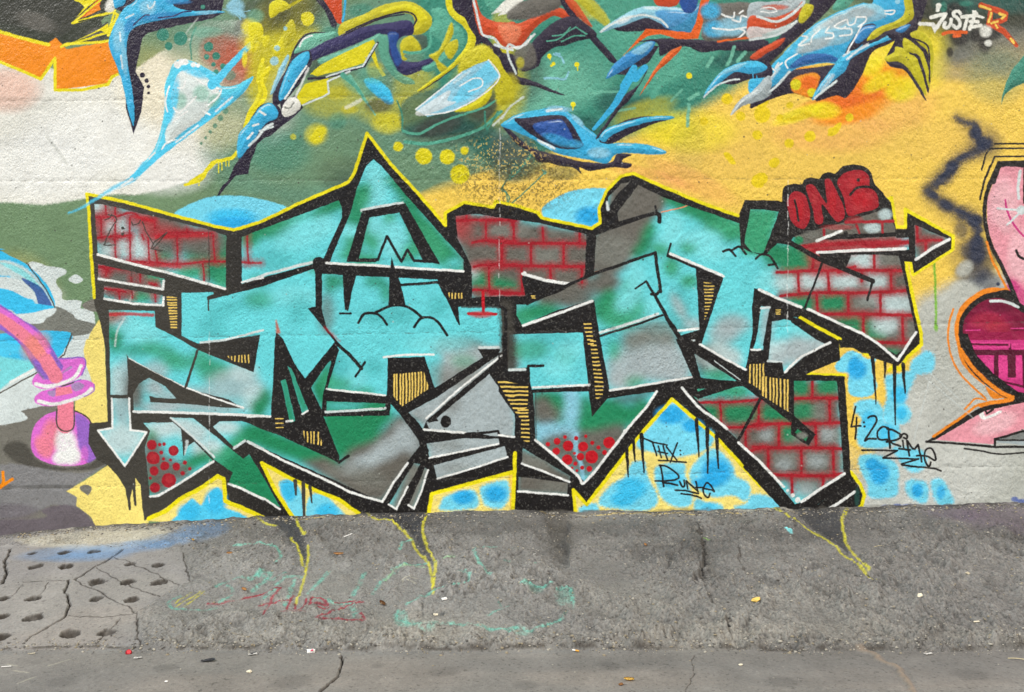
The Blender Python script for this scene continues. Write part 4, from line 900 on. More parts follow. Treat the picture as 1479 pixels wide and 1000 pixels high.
# stencil openings (tile data), one per painted letter face
FACES = '''
brick_face T 0 240 | 525,212 570,212 1150,350 1258,388 1255,682 545,488
brick_face T 0 240 | 545,545 915,628 905,685 545,628
brick_face T 0 240 | 577,665 905,718 912,775 577,738
letter_face TG | 157.3,448 223.5,449.3 224.9,472.6 257,489 286,505.6 267.7,559 187,518.6 184.5,570.6 160,570.6 158,490
arrow_face T 0 490 | 620,328 716,330 723,503 820,517 695,707 543,508 627,494
letter_face TG | 262.5,423.3 309.3,422 309.3,426 300,431 301.5,433.7 380,414 455,388 456,443 444.5,445 461,466 487,496 482,500 442,548.5 425,525 409,490 399,480 397,490 395,542 391,602 380,600.5 193.7,594 192,570 200,555 216,546 239,557.6 254.7,575.8 226,575 216,572 217,581 300,585 351,590 330,577 270,561.5 287,506.5 366.5,538 375.6,483.8 286,496.5 262.5,485.6
letter_face T 0 490 | 948,435 1075,440 1180,525 1350,665 1385,640 1462,765 1544,910 1560,935 1462,888 1270,803 1292,740 1190,670 1040,515
letter_face T 0 490 | 1185,487 1220,457 1345,455 1385,470 1450,500 1540,530 1785,640 1885,690 1885,650 1797,430 2165,425 2170,360 2245,440 2335,545 2335,590 2255,690 2125,905 1385,572 1370,560 1305,607
dotted_face T 0 490 | 798,465 960,462 1005,500 1022,660 1035,600 1080,570 1185,680 880,872 835,878 805,600 835,510
letter_face TG | 349.6,342.7 380,331 490,289.4 494,302 494,315 468,372.6 452,381.7 360,406.4 349.6,410
triangle_face T 360 240 | 690,-38 740,5 860,150 1190,520 1190,585 450,535 470,480 560,270 600,120 650,0
letter_face T 360 240 | 405,600 1045,632 1165,880 1160,782 1400,782 1412,1000 1412,1035 1372,1040 1280,1030 1300,1062 1030,1235 970,1065 770,1065 765,1275 430,1245 497,1025 480,985 430,930 405,870
letter_face T 360 490 | 175,232 203,222 256,455 226,466
letter_face T 360 490 | 214,150 236,165 328,395 295,415
letter_face T 360 490 | 343,270 450,112 455,130 412,300 402,392
letter_face T 360 490 | 430,345 755,358 755,395 430,408
letter_face T 360 490 | 885,408 1045,322 1385,90 1405,95 1000,440 985,455 965,500 945,470
letter_face T 360 490 | 1335,195 1385,265 1475,410 1475,540 1390,528 1385,512 1200,525 1000,498 985,460 1010,455 1045,435 
letter_face T 360 490 | 985,580 1200,550 1385,550 1390,580 1000,660
letter_face T 360 490 | 1300,528 1378,518 1382,545
letter_face T 360 490 | 1025,702 1420,595 1433,655 1042,772
letter_face T 360 490 | 778,915 915,688 950,695 865,850 815,945
letter_face T 360 490 | 890,915 975,715 995,730 960,850 920,942
letter_face T 720 490 | 135,605 400,762 395,798 130,690
letter_face T 720 490 | 112,765 385,800 380,868 110,845
letter_face T 720 490 | -10,605 30,595 45,655 -10,680
brick_face TG | 658,312 690,309 724,315 777,322 847.5,338.8 844.8,396 842,405 762,428 742,428 720,428 682,430 681,385 661,345
grey_face T 720 240 | 600,242 610,172 680,100 730,88 640,228 615,250
grey_face T 720 240 | 778,105 925,178 868,265 670,315 660,260
letter_face TG | 860.4,340 946,310 959,285.5 1068,323 1069.6,357 1085,365 1104,370 1122,352 1139,354 1147,341 1281,301 1292.7,331 1298,370 1318.6,461 1323,484 1316,494 1295,512 1252,490 1156,442.8 1099,419.4 1089,416.8 1086,445 1087,480 1077,534 1008.5,497.8 1013.7,494 1008,480 1003,478 985,495 1001,545 880,566 867,490 858,435 856,433 806,448 754,470 746,455 746,440 762,440 790,425 858,398
letter_face T 1099 240 | -100,240 0,240 100,255 10,490 -50,480 -90,430
letter_face TG | 1090,498 1094,480 1099,441.5 1112.5,444 1103,500 1099,521 1084,512 
letter_face T 1099 490 | 65,-130 130,-150 165,-160 200,-120 388,20 290,60 128,192 118,130 40,122 55,0
letter_face TG | 736,483 842,480.5 850,557.6 768,563 762,531 734,535
dotted_face T 720 490 | 190,298 500,290 520,430 605,330 880,290 800,400 725,480 700,520 480,795 205,555 200,400
letter_face T 720 490 | 1085,80 1110,72 1345,235 1200,228 1100,218
brick_face TG | 990,561.5 1012,562 1073.5,558 1100,577 1142,610 1147,600 1146.5,549 1209.5,549.8 1218.6,683.7 1155,727 1148,728 1099,668 1050,621
grey_face T 1099 490 | 315,920 490,790 520,850 370,950
arrow_face T 1099 240 | 845,325 1040,405 858,522
arrow_face T 1099 240 | 240,445 500,410 820,398 820,465 560,470 310,480
'''

PIECE = '''124.8,279 182,293.3 241.7,310 312,328.4 338,333.6 380,320.6 430,296 503,264.7 512,250 530.3,194 565,240 601.7,279 643,325.8 643,309 670.6,293.3 712,301 716,294 740,297.2 777,309 782.4,316.7 855,331 866.9,323 865.6,302 876,276.4 896.8,255.6 915,251.7 943.6,264.7 1006,292 1065.7,314 1076,289.4 1100,290.7 1131.5,292 1131.5,273.8 1145.8,266 1158.8,266 1161.4,259.5 1174.4,256.9 1183,259 1195,249 1206,251 1218,240 1234,238 1255,245 1262.8,266 1275.8,279 1279,289 1284,287 1293,332 1309,332 1309,306 1375,342 1375,360 1320,394 1317,381 1306,380 1311,401 1328,481.7 1329,498 1310,516 1296.6,529 1265,518.6 1255,513.4 1213.4,490 1156,457 1200,477 1212,495 1212,509.5 1164,541 1219.9,542 1229,682.4 1247,713.6 1244.6,731.8 1226,760 1143,750 1143,760 1099,705 1039.7,640 970.9,581 928,627 847.4,731 827.9,712 829,748 820,760 743,760 743,734 743.4,665 742,680 623.8,713.6 618,735 618,760 600,780 380,780 360,745 209,752 206,735 203,700 195,690 188,720 178,700 172,690 156,672 140,664 128,640 130,612 156,609 152,500 146,470 136.5,440 131,380'''

LINES = '''
# yellow rims
TG
S Y 4.6 1.2 | 136,430 132,370 128,300 125,280 182,292 241.7,309 312,327.5 338,332.6 380,319.6 430,295 503,263.7 512,250 530.3,193 565,238 601.7,277 643.5,326 643,308 670.6,292.3 712,299.5 716,291 745,297.2 777,307 782.4,315 855,330 866.9,322 865,302 876,275.4 896.8,254.6 915,250.7 943.6,263.7 1006,290.5 1065.7,312 
S Y 5 1.2 | 1280,288 1287,286 1294,328 1308,328 1307,303 1376,341 1376,360 1319,397 1314,378 1308,379 1312,401 1330,482 1331,498 1311,516 1299,534 1291,528 1284,535
S Y 4.5 1.2 | 1155,458 1213,489.5 | 1253,513 1232,500 1211,490 1211,509 1164,541 1220,542
S Y 5 1.5 | 1229,682 1243,700 1249,716 1245,731 1216,752
S Y 5 1.2 | 1098,702 1039.7,637 970.9,577 928,625 847.4,729 828,708 832,746
S Y 5.5 1.2 | 744,655 741,735
S Y 5.5 1.2 | 740,682.4 623.8,713.6 618,748
S Y 5.5 1.2 | 540,752 521,744 490,722 455,708 425,694 378,669 399,711 427,752 436,765
S Y 6 1.2 | 380,748 350,734 325,724 323,692 314,688 292,704 260,721 240,738 215,749
# kerb side pockets
C sk2 2 | 0,0 0,.1 .1,.1
'''
POCKETS = '''
T 360 490
F sdl 1.5 | 80,700 240,780 370,840 500,895 640,1000 250,1000 150,850
C sk2 4.5 | 165,800 220,785 290,850 300,1000 250,1000 200,900
C sk2 4.5 | 330,880 400,860 480,920 530,1000 330,1010
B sky | 220,840,60,80 | 430,960,80,60
F sdl 1.5 | 1015,865 1440,750 1450,960 1000,1000
C sk2 6 | 1065,910 1100,870 1230,835 1275,880 1250,940 1070,950
C sk2 6 | 1290,820 1400,785 1440,800 1445,880 1400,940 1320,930 1290,880
B sk3 | 1190,880,80,50 | 1370,860,80,60
T 0 490
F sdl 1.5 | 1200,768 1245,790 1250,900 1462,990 1600,1050 800,1010 1000,890
C B5 3.5 | 1120,920 1160,860 1210,825 1240,880 1240,930 1340,970 1400,1040 980,1040 1000,960 1060,890 1090,900
B sky | 1200,900,80,90 | 1050,960,80,60
T 720 490
F sdl 1.5 | 965,345 1230,575 1480,840 1700,1040 420,1000 420,850 490,925 800,525
C sk2 6 | 970,355 1090,460 1190,510 1190,580 1140,620 1050,650 960,655 860,630 780,610 770,560 830,500
B sk3 | 960,420,110,70 | 1080,480,80,50
C sk2 6 | 740,690 810,680 830,760 880,860 880,920 800,955 620,940 560,920 570,870 640,800 700,770
B sky | 740,830,110,80 | 690,890,90,50
C sk2 6 | 870,720 940,690 1030,690 1040,760 1075,860 1070,920 1000,935 920,900 880,820
B sky:.8 | 960,780,80,60
C sk2 6 | 1070,720 1160,620 1230,620 1300,700 1320,760 1390,800 1400,860 1370,900 1300,870 1200,880 1130,850 1070,800
B sk3 | 1210,740,110,100 | 1150,800,90,40
C sk2 6 | 1095,890 1160,905 1240,920 1230,970 1100,980
C sk2 6 | 1310,935 1390,910 1440,860 1560,900 1600,1000 1400,990
C sk2 6 | 450,940 500,915 550,920 550,975 460,985
B sky:.7 | 1170,940,60,40 | 1440,950,80,40
T 1099 490
C sk2 6 | -60,870 0,890 30,940 20,975 -80,985
'''

INK = '''
# whites
T 0 240
S W 4.5 1.2 | 545,492 760,550 960,600 1250,682
S W 4 1.2 | 548,627 720,655 905,685 910,640 | 580,738 740,765 908,775 910,730
S W 3.5 1.5 | 1345,645 1462,620
S K2 2.6 1 | 1190,700 1195,712 1155,732 1160,800
T 360 240
S W2 4 1.4 | -10,640 100,600 250,560 350,535
S K 3.6 1 | -5,665 100,635 220,600 365,548
C K 1 | 355,540 360,515 390,505 415,520 425,560 410,590 380,600 360,575
S W 4.2 1.3 | 430,540 700,552 900,567 1188,585
S W2 4.5 1.8 | 625,247 730,225 850,207
F K 1 | 625,255 670,280 608,520 720,522 700,535 540,532
F K 1 | 625,250 868,207 838,258 660,288
F K 1 | 868,207 1060,545 965,532 960,515 832,255
S K 4 1 | 605,522 715,520 765,392 845,530 880,465 915,525 980,528
S K 3 1 | 955,530 1050,535
F K .9 | 518,590 600,590 575,680 550,805 530,800
S K 3 1 | 505,820 565,818
F K .9 | 792,505 812,580 840,650 870,780 772,775 780,600
S K 4 1 | 840,660 950,655 1060,645
F K 1 | 1040,640 1160,640 1240,600 1230,755 1160,775 1172,885 1165,885 1100,750
K K 3.8 .9 | 605,870 635,825 685,818 730,835 765,880 
K K 3.8 .9 | 700,815 780,780 850,775 910,800 960,845
K K 3.8 .9 | 915,895 950,850 1000,840 1050,870 1100,940
S K 4.5 1 | 1160,770 1390,765 1412,790 1415,1000
S K2 2 2 | 1180,785 1400,785
F K 1 | 325,790 400,790 430,900 510,1000 560,1060 480,985 400,880
S rd3 4.5 1.5 | 1220,820 1370,822 | 1298,700 1300,820
B rd2:.8 | 1290,825,80,26
V Or3:.8 2 6 3 | 150,860 160,920
V rd2:.6 4 2 5 | 420,900 500,970
T 360 490
S K 5 1 | 480,20 560,90 625,165
S K 3.5 1 | 642,128 590,208
S W 3.6 1.2 | 475,35 400,130 318,222
S W 3.4 1.2 | 430,277 560,292 755,312
S W2 3.4 1.2 | 425,405 560,398 755,385
S W 3.8 1.2 | -10,430 60,428 115,430
S W 4 1.2 | 0,575 200,680 400,770 560,850 740,905 800,800 880,690
S W 3.6 1.2 | 0,852 90,890 172,945
S W 3.2 1.2 | 205,458 240,455 | 295,415 325,400
S W 3.4 1.2 | 775,920 818,945 845,890 880,820 | 885,922 915,942 955,850 975,780 992,730
S W 3.6 1.2 | 745,100 860,88 1025,85
F K 1 | 770,105 975,98 1030,270 880,380 770,320
S K 6.5 1 | 1380,62 1200,190 1030,285 870,385
F K 1 | 1270,55 1395,55 1380,90 1300,100
F K 1 | 1420,90 1380,110 1335,180 1090,395 1040,440 1050,455 1000,465 990,455 1100,350 1320,170 1440,60
S W 3.2 1.2 | 1405,90 1300,170 1150,290 985,440
S W2 4 1.6 | 1280,48 1385,46
C K 1 | 1062,458 1075,430 1095,425 1118,440 1120,470 1100,492 1075,488
S W 4 1.3 | 970,502 1080,512 1200,522 
S W 3.4 1.2 | 1390,535 1462,545 | 1000,660 1180,625 1385,582 | 1045,775 1240,720 1435,655 
S K 3.4 1 | 1200,528 1380,512 1392,548 1150,545
F K 1 | 990,530 1200,528 1180,545 1000,570
F K 1 | 780,330 960,540 1000,620 980,700 940,560 860,450
S K 4 1 | 500,685 550,650
F K 1 | 470,20 500,60 430,280 410,390 470,100 330,240 300,230 440,60
T 0 490
S W 4.4 1.2 | 715,110 870,195 1025,270 | 1040,275 1200,335 1350,382
S W 4.4 1.2 | 745,403 1000,408 1180,415 1462,428
F K2 1 | 830,315 850,318 855,335 980,335 1180,355 1352,385 1200,378 1000,355 840,352
F K2 1 | 705,85 718,110 870,190 1035,275 1180,330 1350,385 1180,360 980,330 920,262 830,215 790,225 740,300 730,390 720,300
S K2 3 1 | 1097,65 1030,270
S K2 4 1 | 608,318 718,320
S W 3.4 1.2 | 622,330 627,495 545,508 695,705 815,518 725,505 718,330
S W 4 1.2 | 835,875 880,870 1000,800 1185,680
S W2 3.5 1.2 | 1300,605 1360,565 | 1375,568 1462,610
S W 4 1.2 | 1270,805 1340,830 1462,888
S W2 3 1.2 | 950,438 1075,545 1190,655
S W2 3 1.4 | 1115,20 1250,5 1462,-50
V W2:.8 5 2 2 | 1040,570 1030,640
T 0 240
V B5:.75 10 2 3 | 800,-5 740,70 640,120 540,180 440,240 380,262
K W:.8 3.4 1.6 | 680,108 735,68
K W:.6 2 1.6 | 570,170 640,130 770,60
# T / R half
T 720 240
F K 1 | 488,378 542,385 530,605 480,625
F K 1 | 128,625 145,592 180,625 390,660 520,598 340,700 160,768
S W 5 1.4 | 135,600 180,612 260,635 390,655
D W 1.4 | 145,598,14
S K 4.4 1 | 160,765 340,680 530,600 870,482 900,690 880,712 850,712 | 870,482 885,600 902,700
W K 2.5 8 1 | 760,680 820,640 870,720 940,850 1000,945 1030,1000
F K 1 | 180,893 520,750 535,850 550,940 575,1000 480,1000 470,925 60,935 55,910 200,908
S W 4.5 1.3 | 135,888 330,820 520,750
S K 3.4 1 | 560,945 740,890 910,830
S W2 4 1.5 | 565,925 730,875 885,822
F K 1 | 935,485 960,490 1250,620 1180,830 1130,985 1060,1010 1000,945 1115,910 1105,700 1095,572 1000,530 935,505
S K 3 1 | 957,432 938,500
S W 4.5 1.2 | 955,488 1100,548 1250,612
S W 4 1.4 | 1000,915 1110,903
K K 6 1 | 520,370 660,325 870,265 895,310
S K 3.4 1 | 872,225 880,265
V K 11 8 1 | 600,290 640,220 690,150 760,85
F K 1 | 575,290 600,240 650,230 665,320 580,350
V W2 3 5 2 | 602,200 608,240
F K 1 | 1365,190 1462,190 1560,195 1560,245 1400,240 1385,320 1360,440 1345,450 1345,300
K K 3.4 .9 | 1248,475 1285,465 1315,500 | 1300,465 1340,450 1375,490 | 1430,515 1462,492 1510,505 1550,570 | 1500,550 1540,545
F K 1 | 1435,680 1470,690 1440,800 1412,900
F K 1 | 1030,1000 1060,960 1110,985 1125,1000
S W2 2.5 1.3 | 1060,975 1090,968
V K 5 3 2 | 20,760 40,830 
V K2:.9 20 20 10 | 40,780 60,1100
S K 5 1 | 0,770 40,800 40,1000
T 720 490
F K 1 | 470,0 565,0 620,292 605,328 522,430 500,260
S K 7 1 | 30,-10 40,150 10,250 100,400 
F K 1 | 50,170 165,180 170,300 200,560 190,580 95,560 90,420 0,290 0,80
S K 4 1 | 170,300 165,150 250,148
S W2 4 1.6 | 60,172 145,170
S K 3.6 1 | 180,292 340,278 510,264 | 605,292 740,280 900,250 1080,210
S W 3.8 1.4 | 190,270 340,262 505,255 | 620,285 730,270 900,240 1080,212
F K 1 | 605,325 620,292 880,262 1080,215 1100,215 1110,330 960,270 880,292
F K 1 | 985,0 1040,0 1085,70 1125,218 1080,215
F K 1 | 1040,-10 1110,25 1370,172 1470,262 1470,335 1350,248 1085,78 1050,30
F K 1 | 1090,210 1200,224 1350,238 1200,258 1110,268
F K 1 | 1180,262 1350,236 1345,254 1110,332 1090,300 
F K 1 | 1060,20 1110,20 1370,170 1395,60 1480,60 1480,260 1440,320 1370,260 1110,90
S W 4 1.4 | 1120,30 1260,110 1375,170
S W 3.6 1.3 | 1405,60 1455,58
S W2 1.4 1 | 1200,120 1280,180 1345,225
S K 3 1 | 1110,325 1360,245 | 1100,270 1340,235
K W 4.4 1.2 | 1020,270 1120,385 1200,440 1270,500
S W 4.4 1.2 | 1335,575 1462,692
K W 4.4 1.4 | 880,290 820,380 740,470 700,520 640,600 480,795 430,750 205,560
D W 1.3 | 703,512,12
S K 4 1 | 1370,250 1462,320
S K 4.5 1 | 1455,330 1335,560
S W 3 1.2 | 0,535 90,545
S W 3.6 1.3 | 130,692 250,735 395,795 | 108,845 230,855 385,868
S K2:.7 2 2 | 205,300 210,560
# red knuckle letters
T 1099 240
C K 1 | 118,300 122,130 180,100 228,108 245,75 280,65 322,75 345,45 385,35 415,45 450,8 510,-8 570,0 610,35 635,105 680,160 700,210 500,290 220,380 130,390
F K 1 | 125,250 690,200 720,200 735,290 750,350 820,350 820,385 500,405 350,410 200,400 150,390 125,300
C red 1 | 145,200 165,155 200,140 245,165 270,240 270,300 245,345 210,345 170,310 150,250
C red 1 | 250,120 290,105 330,160 365,210 360,130 355,80 380,70 400,100 450,200 465,260 455,295 415,305 340,215 345,300 330,325 300,310 285,230
C red 1 | 425,95 450,50 500,28 560,25 600,60 605,115 640,150 652,200 640,235 560,260 500,278 475,260 460,180
B rd3:.6 | 210,240,40,90 | 400,200,24,80 | 540,80,60,36 | 560,190,70,60
B rd2:.6 | 200,190,24,30 | 300,180,22,40 | 520,60,50,22 | 600,170,30,26 | 540,230,50,24 | 500,110,34,20
S K 3 .9 | 188,190 200,240 208,305
K K 3.6 .9 | 495,160 530,125 580,115 650,130
D K 1 | 540,78,10
F gy2 1 | 185,390 470,310 700,235 745,345 745,370 380,383 320,420 210,440
B ice:.9 | 620,345,60,36 | 690,270,50,40
B rd2:.5 | 520,300,60,30 | 430,340,120,20
B gn | 210,412,32,30
B gy:.6 | 280,380,60,30
K red 4.4 1.8 | 470,312 600,310 735,308 
S red 3.6 1.8 | 530,330 545,372 | 672,312 675,372 | 350,355 350,385
S K 5 1 | 380,400 620,388 820,378
S W 5 1.3 | 310,415 445,362
V K 7 3 2 | 470,375 440,400 
S K 4 1 | 320,480 480,495
W K 7 7 1 | 150,420 330,520 480,580 620,640
S K 3.4 1 | 620,640 590,745 | 340,540 245,785
S W 5 1.3 | 312,482 560,468 800,460
F K 1 | 320,488 560,478 840,470 845,500 760,500 640,492 500,495 470,570 340,530
F K 1 | 812,265 1058,400 1058,460 850,595 840,535 780,530 760,490 820,490 850,520 1040,405 845,322 845,385 820,400 810,350
S K 9 1 | 835,330 840,510
S W 5 1.3 | 860,520 940,465 1045,408
F K 1 | -10,690 110,745 225,790 330,830 560,930 680,1000 680,1040 560,1040 430,960 220,840 150,840 60,790 -10,775
S W 4.6 1.2 | -10,688 110,742 225,785 | 260,795 560,930 650,985 760,1080 860,925
S Y 5 1 | 220,842 330,905 440,962
F K 1 | 430,960 560,1010 440,1010
F K 1 | 50,785 150,835 200,870 130,850 60,865 40,1000 10,1000
S W2 3.4 1.4 | 0,790 48,785
F K 1 | 150,830 220,850 330,920 435,970 440,1080 360,1110 180,1190 130,1190 160,1150 300,1070 400,1010 300,960 170,870
T 1099 490
K W 4 1.3 | 385,20 290,65 210,110 130,190
S W2 4 1.4 | 40,122 118,132
F K 1 | 0,130 120,130 130,190 190,195 185,225 180,420 280,510 305,530 265,592 165,530 170,450 160,430 0,330 -40,250
F gn 1.4 | 190,520 205,500 262,545 250,565
B gy | 230,535,40,24
F K 1 | 185,195 465,205 500,745 520,860 370,955 310,925 490,790 470,745 440,465 425,232 185,232
F K 1 | 0,690 60,770 190,920 225,910 470,745 495,760 490,800 300,930 370,955 300,1010 170,1000 0,820 -100,710 -60,650
S W 4.6 1.2 | -10,680 60,750 120,815 | 225,905 350,820 465,748 | 380,942 450,900 520,850
D W 1.3 | 150,842,10 177,868,13 205,895,18 128,820,8
B tld:.6 | 535,880,20,70
# drips
W K 6 1.5 1 | 620,100 635,250 640,360
W K 5 2 1 | 690,110 690,215
W K 6 1.8 1 | 742,140 745,300 748,478
W K 6 2 1 | 790,140 795,230 803,300
T 720 490
W K 6 2 1 | 712,600 722,765
W K 5 2 1 | 748,560 760,680
W K 6 2 1 | 795,530 808,740
W K 6 2 1 | 1100,450 1115,655
W K 6 2 1 | 1160,500 1163,745
W K 6 2 1 | 1212,540 1222,718
T 360 490
W K2 6 2.5 1 | 255,790 260,865
W K2 6 4 1 | 300,800 305,1000
W K2 5 2 1 | 338,820 348,910
T 0 490
W K2 8 3 1 | 705,780 722,945
W K2 6 3 1 | 740,760 752,920
# ink tags
TZ 920 620 10
S K 2.4 .8 | 90,130 220,185 440,235 | 225,190 290,385 | 310,245 355,410 | 380,245 445,450 | 305,320 440,352 | 430,255 580,450 | 585,200 480,480 | 320,452 500,462 710,480
D K .9 | 628,310,14 628,370,13
K K 2.8 .8 | 340,520 365,660 385,830 | 330,520 420,540 510,590 590,660 595,705 520,740 380,750 270,750 | 380,770 480,790 585,812 | 615,755 640,815 670,835 690,800 680,740
S K 2.6 .8 | 735,865 715,750 880,905 850,760 | 850,845 960,850
K K 2.6 .8 | 960,860 1080,880 1115,900 1070,820 1010,775 975,820 955,890 980,960 1030,985 1055,930
S K 2.6 .8 | 550,885 700,890 885,935 | 640,937 770,950 870,975 930,1000
TZ 1220 580 9.093
S K 2.8 .8 | 145,70 85,335 215,320 | 160,215 140,495
D K .9 | 255,275,15 262,328,15
K K 3 .8 | 310,220 350,195 410,205 415,270 350,380 270,515 320,490 410,490 | 560,345 500,335 440,390 430,460 470,500 560,500
S K 3 .8 | 575,350 595,610 | 560,505 640,560 730,590
K K 3 .8 | 560,365 640,380 730,430 745,465 690,500 550,530 | 730,455 780,425 820,450 815,490 780,480
S K 2.8 .8 | 765,515 775,620 | 710,620 860,635 | 820,515 850,715 | 825,520 890,620 920,625 965,570 1015,795
K K 2.8 .8 | 945,715 1080,720 1190,775 1190,700 1140,620 1080,630 1050,720 1070,810 1110,855 1135,800
S K 2.8 .8 | 230,640 690,645 500,740 970,760 750,825 760,840 1200,885 1265,915
'''
# hatching: polygon | direction from,to | count | colour   (hatch lines clipped to the polygon)
HATCH = '''
T 360 490 | 795,195 970,180 1000,275 850,375 800,320 | 0 1 | 12 2.4
T 720 490 | -10,230 165,255 165,330 160,380 100,420 60,350 0,250 | 1 0 | 8 2.4
T 720 490 | 105,390 165,385 165,440 115,440 | 1 0 | 3 2.2
T 720 490 | 125,440 170,440 175,580 125,560 | 1 0 | 6 2.2
T 720 490 | 508,0 540,0 585,250 580,320 540,340 530,200 | 1 0 | 15 2
T 720 240 | 470,870 515,865 530,1000 500,1000 | 1 0 | 6 2
T 720 240 | 1138,640 1200,655 1190,740 1145,860 1145,750 | 1 0 | 12 1.6
T 720 490 | 1390,140 1480,135 1480,300 1390,240 | 0 1 | 5 2.2
T 1099 490 | 0,205 160,225 155,405 0,310 | 0 1 | 8 2.4
T 0 240 | 925,720 985,730 985,905 950,905 | 1 0 | 12 2
T 360 240 | 1100,705 1190,705 1190,735 1115,740 | 0 1 | 5 2
T 360 490 | 295,510 385,515 410,595 310,570 | 0 1 | 6 2
T 0 490 | 1260,95 1390,85 1385,135 1300,125 | 0 1 | 7 1.8
T 1099 240 | 80,795 108,795 108,830 85,830 | 1 0 | 3 1.6
T 720 240 | 180,720 205,718 205,738 185,740 | 1 0 | 2 1.6
T 360 490 | 1400,225 1475,245 1475,330 1440,330 | 1 0 | 4 2.2
T 360 490 | 140,430 190,430 190,505 150,505 | 1 0 | 3 1.5
'''

def parse_pts(s, tf=(0, 0, 1.)):
    return np.array([(tf[0] + float(a) / tf[2], tf[1] + float(b) / tf[2]) for a, b in (q.split(',') for q in s.split())], np.float32)

def parse_tf(s):
    h = s.split()
    return (float(h[1]), float(h[2]), 3.847) if h[0] == 'T' else (0, 0, 1.)

def faces():
    out = []
    for ln in FACES.strip().splitlines():
        a, b = ln.split('|'); nm, t = a.strip().split(' ', 1)
        out.append((nm, parse_pts(b, parse_tf(t))))
    return out

def paint_wall(s=1.5, ext=(-300, -300, 2100, 1110)):
    p = Painter(ext[0], ext[1], ext[2], ext[3], s)
    p.run(BG); p.shade = True; p.run(TOP); p.shade = False; p.run(SIDES)
    # pale ochre crumbs where the yellow is thin over the coarse patch
    # colour layer and its stencil
    q = p.layers['main'].copy(); main = p.cur
    p.tf = (0, 0, 1.)
    P = parse_pts(PIECE)
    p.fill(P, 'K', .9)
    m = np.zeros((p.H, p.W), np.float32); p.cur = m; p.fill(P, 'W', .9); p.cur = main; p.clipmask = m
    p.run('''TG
F K2 260 | -90,100 330,100 330,900 -90,900''')  # lifts the left black for lens haze as well as dust
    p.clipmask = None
    p.run(POCKETS)
    p.run(LINES)
    # the pockets of background that the piece encloses
    p.cur = q; p.bk = 1.22; p.run(CL, 'fill'); p.bk = 1.
    wy, wx = slice(int((170 - p.oy) * p.s), int((780 - p.oy) * p.s)), slice(int((100 - p.ox) * p.s), int((1400 - p.ox) * p.s))
    q[wy, wx] = p.blur(q[wy, wx], 4.6)
    p.run(CL, 'line'); p.tf = (0, 0, 1.); p.cur = main
    m = np.zeros((p.H, p.W), np.float32); p.cur = m
    for nm, F in faces(): p.fill(F, 'W', .9)
    p.cur = main
    main += (q - main) * m[..., None]
    del q
    p.wk = .86; p.run(INK); p.wk = 1.
    for ln in HATCH.strip().splitlines():
        t, poly, dr, cw = [x.strip() for x in ln.split('|')]
        P = parse_pts(poly, parse_tf(t)); dx, dy = map(float, dr.split()); n, w = cw.split(); n = int(n); w = float(w)
        p.tf = (0, 0, 1.)
        p.cur = m; m[:] = 0; p.fill(P, 'W', .8); p.cur = main
        p.clipmask = m.copy()
        x0, y0 = P.min(0); x1, y1 = P.max(0)
        for k in range(n):
            f = (k + .5) / n
            j = RNG.uniform(-.6, .6, 2)
            if dy: L = [(x0 + f * (x1 - x0) + j[0], y0 - 2), (x0 + f * (x1 - x0) + j[1], y1 + 2)]
            else: L = [(x0 - 2, y0 + f * (y1 - y0) + j[0]), (x1 + 2, y0 + f * (y1 - y0) + j[1])]
            p.stroke(L, 'hy', w, .8)
        p.clipmask = None
    # the left black stays paler, lens haze and dust painted into it together
    return p
# ================================================================== helpers
def tag(o, label=None, cat=None, kind=None, group=None):
    if label: o['label'] = label
    if cat: o['category'] = cat
    if kind: o['kind'] = kind
    if group: o['group'] = group
    return o

def new_image(name, A):
    """A: float linear HxWx3 with row 0 at the bottom -> 8 bit sRGB image, painted above by this script"""
    h, w, _ = A.shape
    S = np.where(A <= .0031308, A * 12.92, 1.055 * np.maximum(A, 1e-6) ** (1 / 2.4) - .055)
    im = bpy.data.images.new(name, w, h, alpha=False, float_buffer=False)
    buf = np.ones((h, w, 4), np.float32); buf[..., :3] = np.clip(S, 0, 1)
    im.pixels.foreach_set(buf.ravel()); im.update(); im.pack()
    return im

def nd(nt, typ, **kw):
    n = nt.nodes.new(typ)
    for k, v in kw.items():
        if k in n.inputs: n.inputs[k].default_value = v
        else: setattr(n, k, v)
    return n

